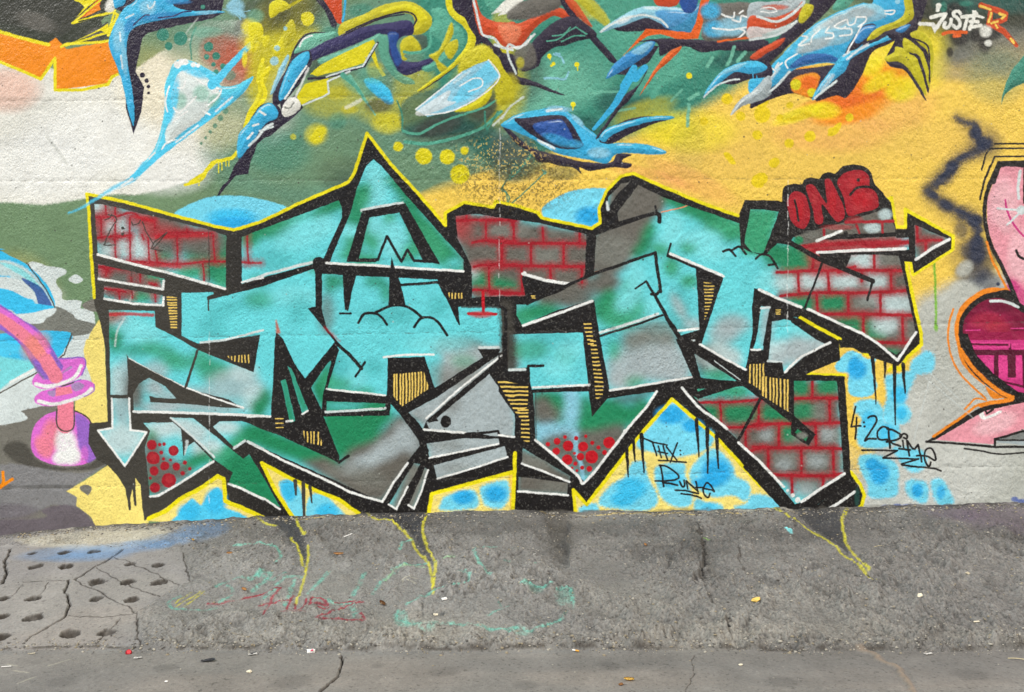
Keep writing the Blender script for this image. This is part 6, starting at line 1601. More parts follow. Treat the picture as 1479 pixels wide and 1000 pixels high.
GPAINT = '''
TG
F pavm 2 | -900,930 2400,930 2400,1400 -900,1400
F asp 6 | -900,600 2400,600 2400,944 1479,938 1200,941 1000,943 740,944 500,946 220,942 0,946 -900,950
F asp2:.8 60 | 700,600 2400,600 2400,960 900,960 760,860
F asp2:.5 40 | 260,600 700,600 700,800 300,800
F slab 2 | -900,600 180,770 180,785 262,797 274,840 232,865 196,885 200,910 206,936 -900,950
B slab2:.6 | 100,900,160,40 | 40,860,120,40 | 200,850,80,30
B rust:.2 | 90,925,110,24 | 150,890,90,20 | 560,975,160,30 | 900,978,200,20 | 300,990,200,20 | 1300,980,220,20
B asp4:.4 | 330,900,160,40 | 520,905,160,40 | 460,850,90,30 | 640,910,120,30 | 1000,905,160,40 | 1180,885,160,46 | 900,870,120,30
B sandy:.22 | 560,915,160,24 | 700,925,200,18 | 1000,925,200,18 | 1250,920,200,20 | 340,930,120,12 | 1060,925,50,14 | 1440,925,90,14
B asp3:.6 | 800,775,40,50 | 700,760,120,20 | 1150,770,160,22 | 900,765,160,18 | 1400,765,160,30 | 440,770,140,20 | 300,765,60,12 | 1230,745,60,26 | 620,752,60,16 | 1020,790,60,24 | 960,800,80,24
B asp2:.5 | 500,790,200,30 | 1010,850,60,50 | 1330,800,150,36 | 740,800,90,30
B ppl:.5 | 1450,750,90,26 | 1380,742,60,14
B pav2:.6 | 1200,970,300,24 | 800,960,260,14 | 1450,960,160,30 | 100,985,140,30
# pale rubble strip by the foot of the wall
C crm:.6 7 | 20,782 60,776 130,768 230,766 240,774 200,790 130,796 60,790
F crm:.5 3 | 60,774 260,757 360,748 540,748 540,744 260,752 60,768
S crm:.6 2.2 3 | 780,744 850,748 1000,744 1150,741 1230,739 | 560,744 620,745 740,740 
S hy:.8 1.5 2 | 860,748 930,745 990,745 1010,748 | 1040,746 1070,745 | 400,755 470,752 | 780,744 800,748 
F K2:.5 9 | 788,738 828,738 822,765 826,790 815,812 800,800 792,775 786,755
B K2:.4 | 600,752,40,12 | 1010,790,14,50 | 1060,752,50,10 | 1150,752,60,8 | 330,762,60,8
S crm:.5 2.2 3 | 20,968 40,972 | 70,962 100,953 | 25,988 50,978 | 10,960 24,962
B asp3:.35 | 90,985,30,10 | 240,965,24,8 | 420,985,40,12 | 640,970,30,9 | 880,962,20,8 | 1130,985,30,10 | 1400,975,34,10 | 760,990,24,8 | 545,962,12,5
# spilled colours
B blu:.4 | 90,798,80,16 | 140,798,70,14 | 190,790,70,13 | 250,780,60,14 | 290,768,50,16 | 120,805,80,10 | 220,786,60,10
T 360 740
F blackp:.5 14 | 60,-60 300,-60 290,40 275,90 300,130 320,220 320,270 300,290 260,190 190,110 80,50 20,0 | 620,-60 1000,-60 975,40 965,130 985,190 1020,290 1000,270 940,190 890,130 800,70 720,40 640,10
F blackp:.85 5 | 60,-60 300,-60 290,40 275,90 300,130 320,220 320,270 300,290 260,190 190,110 80,50 20,0
F blackp:.85 6 | 620,-60 1000,-60 975,40 965,130 985,190 1020,290 1000,270 940,190 890,130 800,70 720,40 640,10
T 1099 740
F blackp:.8 5 | 130,-60 440,-60 450,60 470,140 490,230 420,190 330,120 250,60
T 360 740
K yl:.75 4.2 2.4 | -20,20 60,60 150,90 | 220,-20 260,50 280,90 310,140 
K yl:.75 3.6 2.6 | 230,140 270,200 295,290 315,340 290,420 262,520 | 325,190 328,260 312,340
K yl:.75 4.4 2.4 | 520,20 620,20 690,45 790,65 860,120 910,170 930,210 990,280 1010,340 1020,400 1022,460 | 990,10 970,60 965,130 985,190 1015,250 1035,300 1030,350 1022,420
T 1099 740
K yl:.75 4.6 2.4 | 60,0 150,30 260,95 350,145 400,190 470,240 530,290 590,345 650,380 | 480,0 450,40 455,90 470,160 500,210 550,270 600,330
K dk 2 2 | 590,340 640,370 700,420
D tq2 2 | 155,112,18
K grn:.6 3 3 | 800,-200 810,-180
T 720 740
K grn:.7 2.5 2.5 | 1130,130 1190,150
# chalk lettering
T 0 740
K chalk:.75 4 3 | 1200,420 1240,400 1330,380 1400,370 1462,330 | 1000,480 940,510 960,545 1080,555 1200,545 | 1260,420 1290,440 1280,480 1220,520 | 1300,185 1400,180 1500,200 1560,240 1530,290
K yl:.8 2.6 2.4 | 975,520 1060,455 | 980,535 1070,480 1110,450 | 1020,545 1080,490 1130,450
K maro 3 1.6 | 1150,530 1220,525 1320,500 1462,465
T 360 740
K chalk:.75 6 4 | 0,380 60,350 120,350 20,450 | 60,360 130,380 200,350 | 150,410 220,370 290,375 | 80,500 150,440 | 250,390 200,540 | 440,340 390,390 330,460 | 640,350 610,410 580,470 | 370,490 440,510 540,520 | 560,500 590,590 
K chalk:.8 5 3.4 | 790,330 850,300 930,290 980,290 | 690,460 730,400 780,360 830,330 | 1160,330 1220,360 1200,400 1120,420 1040,440 940,490 880,540 | 830,570 830,610 880,640 960,650 1100,640 1260,650 1462,680 | 1370,190 1280,200 1250,230 1300,310 1340,380 | 840,210 860,170 900,160
K chk2:.8 4 3 | 760,380 820,320 900,300 970,320 | 1030,290 1090,250 1140,240 
K crm:.7 1.8 1.6 | 850,410 860,370 930,370 | 870,380 930,400
K chalk:.7 3 2.6 | 1330,590 1400,550 1450,530 
K chalk:.5 16 6 | 840,590 860,640 1000,660 
S blackp:.85 2 1.4 | 970,655 1160,648 | 965,600 960,530 980,520
B blackp:.8 | 1040,580,70,14 | 1150,500,30,12
TZ 350 840 7.784
K maro 3 1.6 | -20,230 120,190 260,150 430,100 
S maro 3.2 1.6 | 430,100 350,220 240,390 | 190,300 330,275 510,270 | 580,190 500,350 | 1040,260 1200,250 1350,260 1100,340 820,425 1100,455 1380,475 1330,400
K maro 3.2 1.6 | 600,280 600,330 650,335 710,290 715,250 | 750,310 780,230 820,215 870,230 930,260 960,290 | 760,290 850,270 930,290 | 850,300 930,330 970,310
K maro:.6 1.4 1.4 | 420,390 560,370 710,370
T 720 740
K chalk:.85 5 4 | 130,430 190,410 290,430 | 330,450 390,440 410,500 400,560 350,610 270,650 180,680 100,660 60,690
B chalk:.35 | 360,490,60,60 | 210,430,90,30 | 130,680,80,24
K tl:.5 2.5 2 | 30,270 60,275 | 80,200 120,200 | 0,505 20,545 | 170,290 220,295
'''
CRACKS = [  # tile (ox,oy), width m, depth m, points
 (0, 740, .020, .030, "50,205 30,300 35,340 20,400"), (0, 740, .017, .028, "690,205 640,240 560,285 480,330 400,382"),
 (0, 740, .015, .026, "375,382 365,450 378,520 370,580"), (0, 740, .014, .022, "370,580 300,620 250,650 180,690 130,720"),
 (0, 740, .010, .010, "530,310 600,340 670,380 780,430 890,470"), (0, 740, .010, .010, "640,250 760,300 890,355 1000,405"),
 (0, 740, .010, .010, "400,382 480,410 590,460 680,510 750,560"), (0, 740, .012, .012, "1020,225 1035,320 1055,390 960,440 890,480 800,540 760,560 775,620 770,690 795,755"),
 (0, 740, .008, .007, "270,395 250,420 225,455"), (0, 740, .009, .008, "660,590 620,640 560,700 520,745"),
 (0, 740, .008, .006, "130,390 250,385 380,380"), (0, 740, .008, .006, "370,580 480,582 620,578 760,560"), (0, 740, .008, .006, "130,400 60,470 -20,500"),
 (360, 740, .014, .022, "510,795 505,840 500,880 470,940 430,970 390,1010 300,1100"), (720, 740, .006, .010, "1085,795 1075,840 1075,900 1050,960 1045,1040 1050,1150"),
]
HOLES = "355,225,1 525,218,.9 200,303,1.15 370,300,1.15 720,288,.8 878,293,.95 540,388,1.15 715,387,1.05 890,388,1.1 185,478,1.0 15,480,1 535,480,1 735,487,1.1 185,585,1.25 15,578,1 390,675,1.25 590,670,1.1 10,690,1.1 180,228,.7 -150,300,1 -160,400,1 -150,580,1.1 -170,690,1.1 -340,300,1 -350,480,1 -340,690,1"
GS = 2.2                                        # texels per cm
GX0, GY0, GW, GH = -480, 320, 960, 292          # cm
gp = GroundPainter(GX0, GY0, GW, GH, GS, wob=.5, seed=40, wobcell=4)
gp.cur[:] = lin((130, 128, 123))
GP1, GP2 = GPAINT.split('# chalk lettering')
i_ = GP2.index('TZ 350'); j_ = GP2.index('T 720', i_); GP3 = GP2[i_:j_]; GP2 = GP2[:i_] + GP2[j_:]
gp.run(GP1)
bare = gp.cur.copy()
gp.run(GP2)
gp.tf = (0, 0, 1.)
GA = gp.layers['main']
hG, wG = gp.H, gp.W
Xc = (GX0 + (np.arange(wG) + .5) / GS) / 100; Yc = (GY0 + (np.arange(hG) + .5) / GS) / 100
XX, YY = np.meshgrid(Xc, Yc)
# ---- zones
EDGE = edge_y(XX)
slope = np.clip((YY - EDGE) / .03, 0, 1)
slabP = px2ground(tp(0, 740, "-1200,170 200,185 690,195 1020,220 1055,390 890,480 760,560 775,640 795,755 -1200,800"))
def poly_soft(P, soft):
    q = GroundPainter.__mro__[1](0, 0, 1, 1, 1)    # plain painter used only for its distance field
    q.X, q.Y, q.W, q.H, q.ox, q.oy, q.s = XX * 100, YY * 100, wG, hG, GX0, GY0, GS
    r = q.sdf((np.asarray(P) * 100).astype(np.float32), True, soft + 2)
    M = np.zeros((hG, wG), np.float32)
    if r is not None:
        (x0, x1, y0, y1), d = r; M[y0:y1, x0:x1] = np.clip(.5 - d / soft, 0, 1)
    return M
def line_dist(P, m=8):
    q = Painter(0, 0, 1, 1, 1)
    q.X, q.Y, q.W, q.H, q.ox, q.oy, q.s = XX * 100 + .8 * vnoise(hG, wG, 7, 61) + 1.2 * vnoise(hG, wG, 22, 63), YY * 100 + .8 * vnoise(hG, wG, 7, 62) + 1.2 * vnoise(hG, wG, 22, 64), wG, hG, GX0, GY0, GS
    D = np.full((hG, wG), 99., np.float32)
    r = q.sdf((np.asarray(P) * 100).astype(np.float32), False, m)
    if r is not None:
        (x0, x1, y0, y1), d = r; D[y0:y1, x0:x1] = np.minimum(d, 99)
    return D / 100
slabM = poly_soft(slabP, 2.) * slope
def worley(h, w, cell, seed):
    r = np.random.RandomState(seed); gh, gw = int(h / cell) + 4, int(w / cell) + 4
    jx = r.uniform(.1, .9, (gh, gw)); jy = r.uniform(.1, .9, (gh, gw)); hh = r.uniform(.3, 1, (gh, gw))
    y = (np.arange(h) / cell)[:, None] + 1 + 0 * np.arange(w)[None]; x = (np.arange(w) / cell)[None] + 1 + 0 * np.arange(h)[:, None]
    yi = y.astype(int); xi = x.astype(int); best = np.full((h, w), 9., np.float32); hv = np.zeros((h, w), np.float32)
    for dy in (-1, 0, 1):
        for dx in (-1, 0, 1):
            a, b = yi + dy, xi + dx
            d = np.hypot(y - a - jy[a, b], x - b - jx[a, b]).astype(np.float32)
            s = d < best; best = np.where(s, d, best); hv = np.where(s, hh[a, b], hv)
    return np.clip(1 - best * 1.35, 0, 1) ** .8 * hv
agg = worley(hG, wG, 2.2 * GS, 3) * .6 + worley(hG, wG, 1.25 * GS, 4) * .5
_st = vnoise(hG, wG + 2 * hG, 5.0 * GS, 24, 1.5 * GS) * .6 + vnoise(hG, wG + 2 * hG, 2.6 * GS, 26, .9 * GS) * .5
_rr, _cc = np.meshgrid(np.arange(hG), np.arange(wG), indexing='ij')
streak = sample(_st, _rr.astype(float), _cc + .8 * _rr)
pit = fbm(hG, wG, 9 * GS, 4, 21)
crev = np.clip(1 - np.abs(fbm(hG, wG, 26 * GS, 4, 29, .6)) * 16, 0, 1)
patch = np.clip(.85 + .9 * fbm(hG, wG, 45 * GS, 3, 23) + .35 * pit, .12, 1.3)
pxx = 739.5 + XX / YY * FPX
patch *= .5 + .6 * np.clip((pxx - 250) / 450, 0, 1)
patch += .45 * np.clip(1 - (YY - EDGE) / .35, 0, 1) * slope
rough = slope * (1 - slabM) * patch * np.clip((5.99 - YY) / .12, .25, 1)
R_ = rough * (.021 * agg + .042 * pit + .004 * streak - .008 * crev) + .006 * slope * (1 - slabM) * fbm(hG, wG, 60 * GS, 3, 25)
R_ += (1 - rough.clip(0, 1)) * (.0012 * fbm(hG, wG, 2.0 * GS, 3, 27) + .0022 * fbm(hG, wG, 40 * GS, 3, 28))
R_ += .016 * slope * (1 - slabM) * np.clip(1.2 - (YY - EDGE) / .9, 0, 1)        # the asphalt lies on top of the pavement's edge
R_ += .03 * np.clip((YY - 5.86) / .14, 0, 1) ** 2 * (1 - .6 * slabM) * (1 + .2 * pit)   # fillet against the wall
# broken ledges: left side stands higher
def ledge(ox, oy, s, hgt, run):
    global R_
    P = px2ground(tp(ox, oy, s)); P = P[np.argsort(P[:, 1])]
    xe = np.interp(YY, P[:, 1], P[:, 0]) + .012 * vnoise(hG, wG, 3.5 * GS, 71) + .02 * vnoise(hG, wG, 9 * GS, 72)
    inside = (YY > P[0, 1]) & (YY < P[-1, 1])
    fade = np.clip((YY - P[0, 1]) / .1, 0, 1) * np.clip((P[-1, 1] - YY) / .1, 0, 1)
    d = xe - XX
    R_ += hgt * fade * inside * np.where(d > 0, np.exp(-d / run), -.35 * np.exp(d / .06))
ledge(720, 740, "1080,40 1140,200 1110,350 1100,430 1150,470 1230,620 1330,740", .040, .30)
ledge(720, 740, "1280,150 1330,230 1360,330 1390,370", .026, .18)
ledge(720, 740, "410,40 380,150 400,290 420,330", -.035, .12)
ledge(1099, 740, "1110,480 1200,560 1300,630 1380,680", .022, .12)
crack_mask = np.zeros((hG, wG), np.float32)
for ox, oy, w, dep, s in CRACKS:
    d = line_dist(px2ground(tp(ox, oy, s)))
    wv = .42 * w * (1 + .45 * vnoise(hG, wG, 5 * GS, 81))
    c = np.clip(1.1 - d / wv, 0, 1)
    R_ -= 1.3 * dep * c; R_ += .0018 * np.exp(-((d - wv * 1.3) / .008) ** 2)
    crack_mask = np.maximum(crack_mask, c)
# the long sealed crack on the right is a raised ragged seam
sealP = px2ground(tp(1099, 740, "540,757 600,775 650,800 700,835 770,870 800,910 820,950 850,1010 880,1100"))
d = line_dist(sealP); sealm = np.clip(1.2 - d / .022, 0, 1)
R_ += sealm * (.006 + .004 * vnoise(hG, wG, 2.5 * GS, 83)) - .006 * np.exp(-((d - .03) / .01) ** 2)
holes = []
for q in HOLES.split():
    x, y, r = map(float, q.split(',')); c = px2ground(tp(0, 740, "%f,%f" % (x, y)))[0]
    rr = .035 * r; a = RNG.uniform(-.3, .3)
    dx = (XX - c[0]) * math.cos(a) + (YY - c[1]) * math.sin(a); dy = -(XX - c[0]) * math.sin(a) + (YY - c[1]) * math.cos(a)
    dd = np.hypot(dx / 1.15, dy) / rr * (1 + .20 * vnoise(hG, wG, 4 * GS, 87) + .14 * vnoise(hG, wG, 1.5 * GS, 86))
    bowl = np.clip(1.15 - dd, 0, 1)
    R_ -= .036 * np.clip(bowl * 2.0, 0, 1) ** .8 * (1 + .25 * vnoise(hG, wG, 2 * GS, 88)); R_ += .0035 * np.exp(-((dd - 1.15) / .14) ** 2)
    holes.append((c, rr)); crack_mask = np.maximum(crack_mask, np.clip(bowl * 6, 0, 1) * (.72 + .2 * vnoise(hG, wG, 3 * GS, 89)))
R_ = R_.astype(np.float32)
gr = np.clip(.62 + 1.0 * (agg - .3) + .55 * vnoise(hG, wG, 1.6 * GS, 44) + .5 * vnoise(hG, wG, 9 * GS, 45), 0, 1)[..., None]
gr = np.maximum(gr, .75 * (slabM[..., None] > .5))
GA[:] = bare + (GA - bare) * gr
bare = GA.copy(); gp.run(GP3); GA[:] = bare + (GA - bare) * np.clip(gr * 1.2 + .35, 0, 1)
# dirt in cracks and holes, the holes' inner shade painted in with it; crumbs of lighter stone in the rough asphalt
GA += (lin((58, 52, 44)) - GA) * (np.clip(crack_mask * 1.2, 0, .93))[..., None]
stone = worley(hG, wG, 1.6 * GS, 14); rv = vnoise(hG, wG, 1.7 * GS, 15)
mk = np.clip(stone * 2 - .7, 0, 1) * np.clip(rough, 0, 1) * (rv > .1)
GA += (lin((176, 170, 154)) - GA) * (mk * .38)[..., None]
mk = np.clip(stone * 2 - .7, 0, 1) * np.clip(rough, 0, 1) * (rv < -.35)
GA += (lin((66, 64, 62)) - GA) * (mk * .6)[..., None]
mk = np.clip(.25 - agg, 0, 1) * 3 * np.clip(rough, 0, 1)
GA += (lin((70, 66, 60)) - GA) * np.clip(mk * .55, 0, .6)[..., None]
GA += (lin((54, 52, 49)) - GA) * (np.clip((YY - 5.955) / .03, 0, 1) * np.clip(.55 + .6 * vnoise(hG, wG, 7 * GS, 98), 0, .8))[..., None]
_e = np.abs(YY - EDGE - .012) / .016
GA += (lin((72, 66, 58)) - GA) * (np.clip(1.1 - _e, 0, 1) * np.clip(.5 + .8 * vnoise(hG, wG, 4 * GS, 95), 0, .85))[..., None]
GA += (lin((60, 58, 55)) - GA) * (crev * np.clip(rough, 0, 1) * .55)[..., None]
GA *= (1 + (.75 * (agg - .22) + .2 * streak + .18 * pit) * np.clip(rough, 0, 1))[..., None]
spk = vnoise(hG, wG, 1.1 * GS, 96); sp2 = fbm(hG, wG, 16 * GS, 4, 97)
GA *= (1 - .35 * (spk > .72) + .16 * (spk < -.78) + .16 * sp2)[..., None]
GA *= (1 + .10 * fbm(hG, wG, 30, 4, 93) + .11 * gp.grain + .05 * vnoise(hG, wG, 3, 94))[..., None]
GA += (lin((150, 134, 116)) - GA) * (sealm * .8)[..., None]
GA *= np.array([1.0, 1.0, .985], np.float32)
GGAIN = 0.75
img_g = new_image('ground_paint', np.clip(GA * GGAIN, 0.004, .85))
gmat = surface_mat('worn_asphalt', img_g, 85., 34., 1.0, .75, .35, .08, .35, .014)
gmat2 = surface_mat('worn_concrete', img_g, 120., 50., .6, .8, .25, .08, .14, .006)

ggx = steps([(-14, -4.02, .35), (-4.02, 4.02, .0056), (4.02, 14.1, .35)])
ggy = np.concatenate([steps([(-14, 3.5, .35), (3.5, 3.72, .02), (3.72, 6.002, .0056)]), [6.03]])
MX, MY = np.meshgrid(ggx, ggy)
rr_ = (MY * 100 - GY0) * GS - .5; cc_ = (MX * 100 - GX0) * GS - .5
Hg = sample(R_, rr_, cc_)
inb = (cc_ > 0) & (cc_ < wG) & (rr_ > 0)
Hg = np.where(inb, Hg, 0) * np.clip((MY - 3.3) / .3, 0, 1)
MZ = plane_z(MX, MY) + Hg
GV = np.stack([MX, MY, MZ], -1).reshape(-1, 3)
nr, nc = MX.shape
GN = grid_normals(GV, nr, nc, False)
if GN[:, 2].mean() < 0: GN = -GN
GUV = np.stack([(MX * 100 - GX0) / GW, (MY * 100 - GY0) / GH], -1).reshape(-1, 2)
FX, FY = np.meshgrid((ggx[:-1] + ggx[1:]) / 2, (ggy[:-1] + ggy[1:]) / 2)
gid = np.zeros(FX.shape, np.int32)               # 0 rough slope
FE = edge_y(FX)
ck = [px2ground(tp(360, 740, "510,795 505,840 500,880 470,940 430,970 390,1010")), px2ground(tp(720, 740, "1085,795 1075,840 1075,900 1050,960 1045,1010")), sealP]
def xat(P, Y):
    P = P[np.argsort(P[:, 1])]; return np.interp(Y, P[:, 1], P[:, 0])
below = FY < FE
gid[below] = 10
for k, P in enumerate(ck): gid[below & (FX > xat(P, FY))] = 11 + k
SL = ["45,190 690,190 400,382 30,392", "400,382 530,310 670,380 890,470 760,560 590,460 480,410", "530,310 640,250 890,355 1000,405 890,470 670,380", "640,250 690,200 1020,225 1055,390 1000,405 760,300",
      "30,392 375,382 370,580 130,720 -1300,790 -1300,392", "375,382 480,410 590,460 760,560 370,580", "370,580 760,560 770,650 795,755 -1300,795 130,720", "-1300,170 45,190 30,392 -1300,392"]
for k, s in enumerate(SL):
    P = px2ground(tp(0, 740, s)).astype(np.float32)
    gid[pip(P, FX, FY) & ~below] = 20 + k
gs = {0: ('rough_slope', gmat)}
for k in range(4): gs[10 + k] = ('paving_slab', gmat2)
for k in range(8): gs[20 + k] = ('slab', gmat2)
gparts = grid_parts(GV, GN, GUV, nr, nc, gid, None, gs, flip=False)
tag(gparts[0], kind='structure')
pave = bpy.data.objects.new('pavement', None); COL.objects.link(pave); tag(pave, kind='structure')
apron = bpy.data.objects.new('perforated_apron', None); COL.objects.link(apron); tag(apron, kind='structure')
for k, o in gparts.items():
    if 10 <= k < 20: o.parent = pave
    if k >= 20: o.parent = apron

def gz(X, Y):
    X = np.atleast_1d(X).astype(float); Y = np.atleast_1d(Y).astype(float)
    return plane_z(X, Y) + sample(R_, (Y * 100 - GY0) * GS - .5, (X * 100 - GX0) * GS - .5)

# ================================================================== grit
def stone_field(name, n, place, smin, smax, cols, seed):
    r = np.random.RandomState(seed)
    ico = [(0, 0, 1), (.894, 0, .447), (.276, .851, .447), (-.724, .526, .447), (-.724, -.526, .447), (.276, -.851, .447),
           (.724, .526, -.447), (-.276, .851, -.447), (-.894, 0, -.447), (-.276, -.851, -.447), (.724, -.526, -.447), (0, 0, -1)]
    tri = [(0,1,2),(0,2,3),(0,3,4),(0,4,5),(0,5,1),(1,6,2),(2,7,3),(3,8,4),(4,9,5),(5,10,1),(1,10,6),(2,6,7),(3,7,8),(4,8,9),(5,9,10),(11,7,6),(11,8,7),(11,9,8),(11,10,9),(11,6,10)]
    ico = np.array(ico); tri = np.array(tri)
    P = place(r, n); n = len(P)
    s = smin + (smax - smin) * r.uniform(0, 1, n) ** 3
    sc = s[:, None] * r.uniform(.6, 1.25, (n, 3)) * np.array([1, 1, .62])
    a = r.uniform(0, 6.28, n); ca, sa = np.cos(a), np.sin(a)
    vv = ico[None] * (1 + r.uniform(-.22, .22, (n, 12, 1))) * sc[:, None, :]
    vx = vv[..., 0] * ca[:, None] - vv[..., 1] * sa[:, None]; vy = vv[..., 0] * sa[:, None] + vv[..., 1] * ca[:, None]
    z = gz(P[:, 0], P[:, 1])
    W = np.stack([vx + P[:, :1], vy + P[:, 1:2], vv[..., 2] + (z + sc[:, 2] * .15)[:, None]], -1).reshape(-1, 3)
    T = (tri[None] + 12 * np.arange(n)[:, None, None]).reshape(-1, 3)
    me = bpy.data.meshes.new(name); me.vertices.add(len(W)); me.vertices.foreach_set('co', W.astype(np.float32).ravel())
    me.loops.add(T.size); me.loops.foreach_set('vertex_index', T.astype(np.int32).ravel())
    me.polygons.add(len(T)); me.polygons.foreach_set('loop_start', np.arange(0, T.size, 3, dtype=np.int32))
    me.update(calc_edges=True)
    for m in cols: me.materials.append(m)
    me.polygons.foreach_set('material_index', np.repeat(r.choice(len(cols), n, p=None), 20).astype(np.int32))
    o = bpy.data.objects.new(name, me); COL.objects.link(o); return o
m_st = [flat_mat('grey_stone', (128, 124, 116), .85, .2), flat_mat('grey_stone_dark', (92, 89, 84), .85, .2), flat_mat('tan_stone', (142, 132, 110), .85, .2), flat_mat('pale_stone', (160, 155, 142), .8, .2), flat_mat('grey_stone_mid', (112, 110, 104), .85, .2)]
def pl_gutter(r, n):
    X = r.uniform(-3.2, 3.2, n); return np.stack([X, edge_y(X) + r.normal(0, .035, n) + .03], -1)
def pl_slope(r, n):
    X = r.uniform(-3.9, 3.9, n * 2); Y = r.uniform(YE, 5.97, n * 2)
    m = sample(rough.astype(np.float32), (Y * 100 - GY0) * GS - .5, (X * 100 - GX0) * GS - .5) > r.uniform(.1, 1.1, n * 2)
    return np.stack([X[m], Y[m]], -1)[:n]
def pl_all(r, n): 
    X = r.uniform(-3.9, 3.9, n); Y = r.uniform(3.75, 5.9, n); return np.stack([X, Y], -1)
def pl_foot(r, n):
    X = r.uniform(-3.9, 3.9, n); return np.stack([X, 5.985 - np.abs(r.normal(0, .035, n))], -1)
tag(stone_field('grit', 2600, pl_gutter, .0025, .011, m_st, 1), 'fine stones gathered along the edge of the pavement', 'grit', 'stuff')
tag(stone_field('loose_stones', 5000, pl_slope, .003, .010, m_st, 2), 'small loose stones over the rough asphalt slope', 'stones', 'stuff')
tag(stone_field('scattered_grit', 500, pl_all, .0015, .006, m_st, 3), 'sparse specks of grit scattered over slope and pavement', 'grit', 'stuff')
tag(stone_field('wall_foot_rubble', 2400, pl_foot, .003, .013, m_st, 4), 'crumbs of plaster and stone along the foot of the wall', 'rubble', 'stuff')

# ================================================================== litter
def link_bm(name, bm, mat, parent=None, smooth_=False):
    me = bpy.data.meshes.new(name); bm.to_mesh(me); bm.free()
    if smooth_: me.polygons.foreach_set('use_smooth', [True] * len(me.polygons))
    me.materials.append(mat); o = bpy.data.objects.new(name, me); COL.objects.link(o)
    if parent: o.parent = parent
    return o
def at(ox, oy, x, y):
    c = px2ground(tp(ox, oy, '%f,%f' % (x, y)))[0]; z = float(gz(c[0], c[1])[0])
    dx = float((gz(c[0] + .02, c[1])[0] - gz(c[0] - .02, c[1])[0]) / .04); dy = float((gz(c[0], c[1] + .02)[0] - gz(c[0], c[1] - .02)[0]) / .04)
    return Vector((c[0], c[1], z)), math.atan(max(-.5, min(.5, dy))), -math.atan(max(-.5, min(.5, dx)))
def seat(o, P, rz, lift=.0): 
    o.location = P[0] + Vector((0, 0, lift)); o.rotation_euler = (P[1], P[2], rz)
M_white = flat_mat('dull_white_paper', (226, 224, 218), .7, .3, .06); M_red = flat_mat('red_lacquer', (196, 22, 40), .35, .5, .08)
M_tan = flat_mat('dry_leaf_tan', (198, 150, 96), .8, .2, .25); M_brown = flat_mat('dry_leaf_brown', (120, 84, 52), .85, .2, .3)
M_orange = flat_mat('cork_paper', (216, 158, 60), .7, .3, .2); M_grey = flat_mat('dirty_foil', (70, 70, 74), .4, .5, .4, 90.)
M_rust = flat_mat('rusty_leaf', (176, 104, 66), .85, .2, .2); M_straw = flat_mat('straw', (206, 192, 150), .7, .3, .15); M_yel = flat_mat('yellow_crumb', (222, 186, 96), .7, .3, .2)
M_pink = flat_mat('pink_print', (206, 60, 96), .6, .3, .1); M_cream = flat_mat('cream_chip', (222, 212, 186), .7, .3, .1)
def paper(w, h, seed, mat, name='paper_scrap', amp=.3):
    r = random.Random(seed); bm = bmesh.new(); n, m_ = 7, 5; vs = []
    for i in range(n):
        for j in range(m_):
            u, v = i / (n - 1) - .5, j / (m_ - 1) - .5
            z = amp * min(w, h) * (abs(math.sin(3.1 * u + seed)) * .6 + .5 * abs(math.sin(4.3 * v + 2 * seed + 2 * u)) + r.uniform(-.12, .12))
            vs.append(bm.verts.new((w * (u + .06 * r.uniform(-1, 1)), h * (v + .08 * r.uniform(-1, 1)), z + .001)))
    for i in range(n - 1):
        for j in range(m_ - 1):
            a = i * m_ + j; bm.faces.new((vs[a], vs[a + m_], vs[a + m_ + 1], vs[a + 1]))
    bmesh.ops.solidify(bm, geom=bm.faces[:], thickness=.0006)
    return link_bm(name, bm, mat)
def leaf(L_, W_, seed, mat):
    r = random.Random(seed); bm = bmesh.new(); rows = []
    n = 9
    for i in range(n):
        t = i / (n - 1); hw = W_ * .5 * math.sin(math.pi * min(1, t * .96 + .03)) ** .8 * (1 + .15 * r.uniform(-1, 1)); y = L_ * (t - .5)
        cz = .22 * L_ * (t - .5) ** 2 * 4 * .4
        rows.append([bm.verts.new((-hw, y, .006 + cz + .25 * hw)), bm.verts.new((-hw * .5, y, .003 + cz)), bm.verts.new((0, y, .001 + cz)), bm.verts.new((hw * .5, y, .004 + cz)), bm.verts.new((hw, y, .008 + cz + .2 * hw))])
    for a, b in zip(rows, rows[1:]):
        for k in range(4): bm.faces.new((a[k], a[k + 1], b[k + 1], b[k]))
    bmesh.ops.solidify(bm, geom=bm.faces[:], thickness=.0005)
    return link_bm('dry_leaf', bm, mat, None, True)
def rod(name, r, L_, mat, bend=0., segs=8, x0=None, parent=None):
    bm = bmesh.new(); rings = []
    x0 = -L_ / 2 if x0 is None else x0
    for i in range(segs + 1):
        x = x0 + L_ * i / segs; z = r + bend * math.sin(math.pi * (i / segs)); y = bend * math.sin(2.2 * i / segs)
        rings.append([bm.verts.new((x, y + r * math.cos(a * math.pi / 5), z + r * math.sin(a * math.pi / 5))) for a in range(10)])
    for a, b in zip(rings, rings[1:]):
        for k in range(10): bm.faces.new((a[k], b[k], b[(k + 1) % 10], a[(k + 1) % 10]))
    bm.faces.new(rings[0]); bm.faces.new(rings[-1][::-1])
    return link_bm(name, bm, mat, parent)
def chip(name, s, seed, mat):
    r = random.Random(seed); bm = bmesh.new(); bmesh.ops.create_icosphere(bm, subdivisions=2, radius=s)
    for v in bm.verts:
        k = 1 + .3 * math.sin(9 * v.co.x / s + seed) * math.cos(5 * v.co.y / s) + .15 * r.uniform(-1, 1); v.co *= k; v.co.z = v.co.z * .6 + s * .35
        v.co.x *= 1.3
    return link_bm(name, bm, mat)
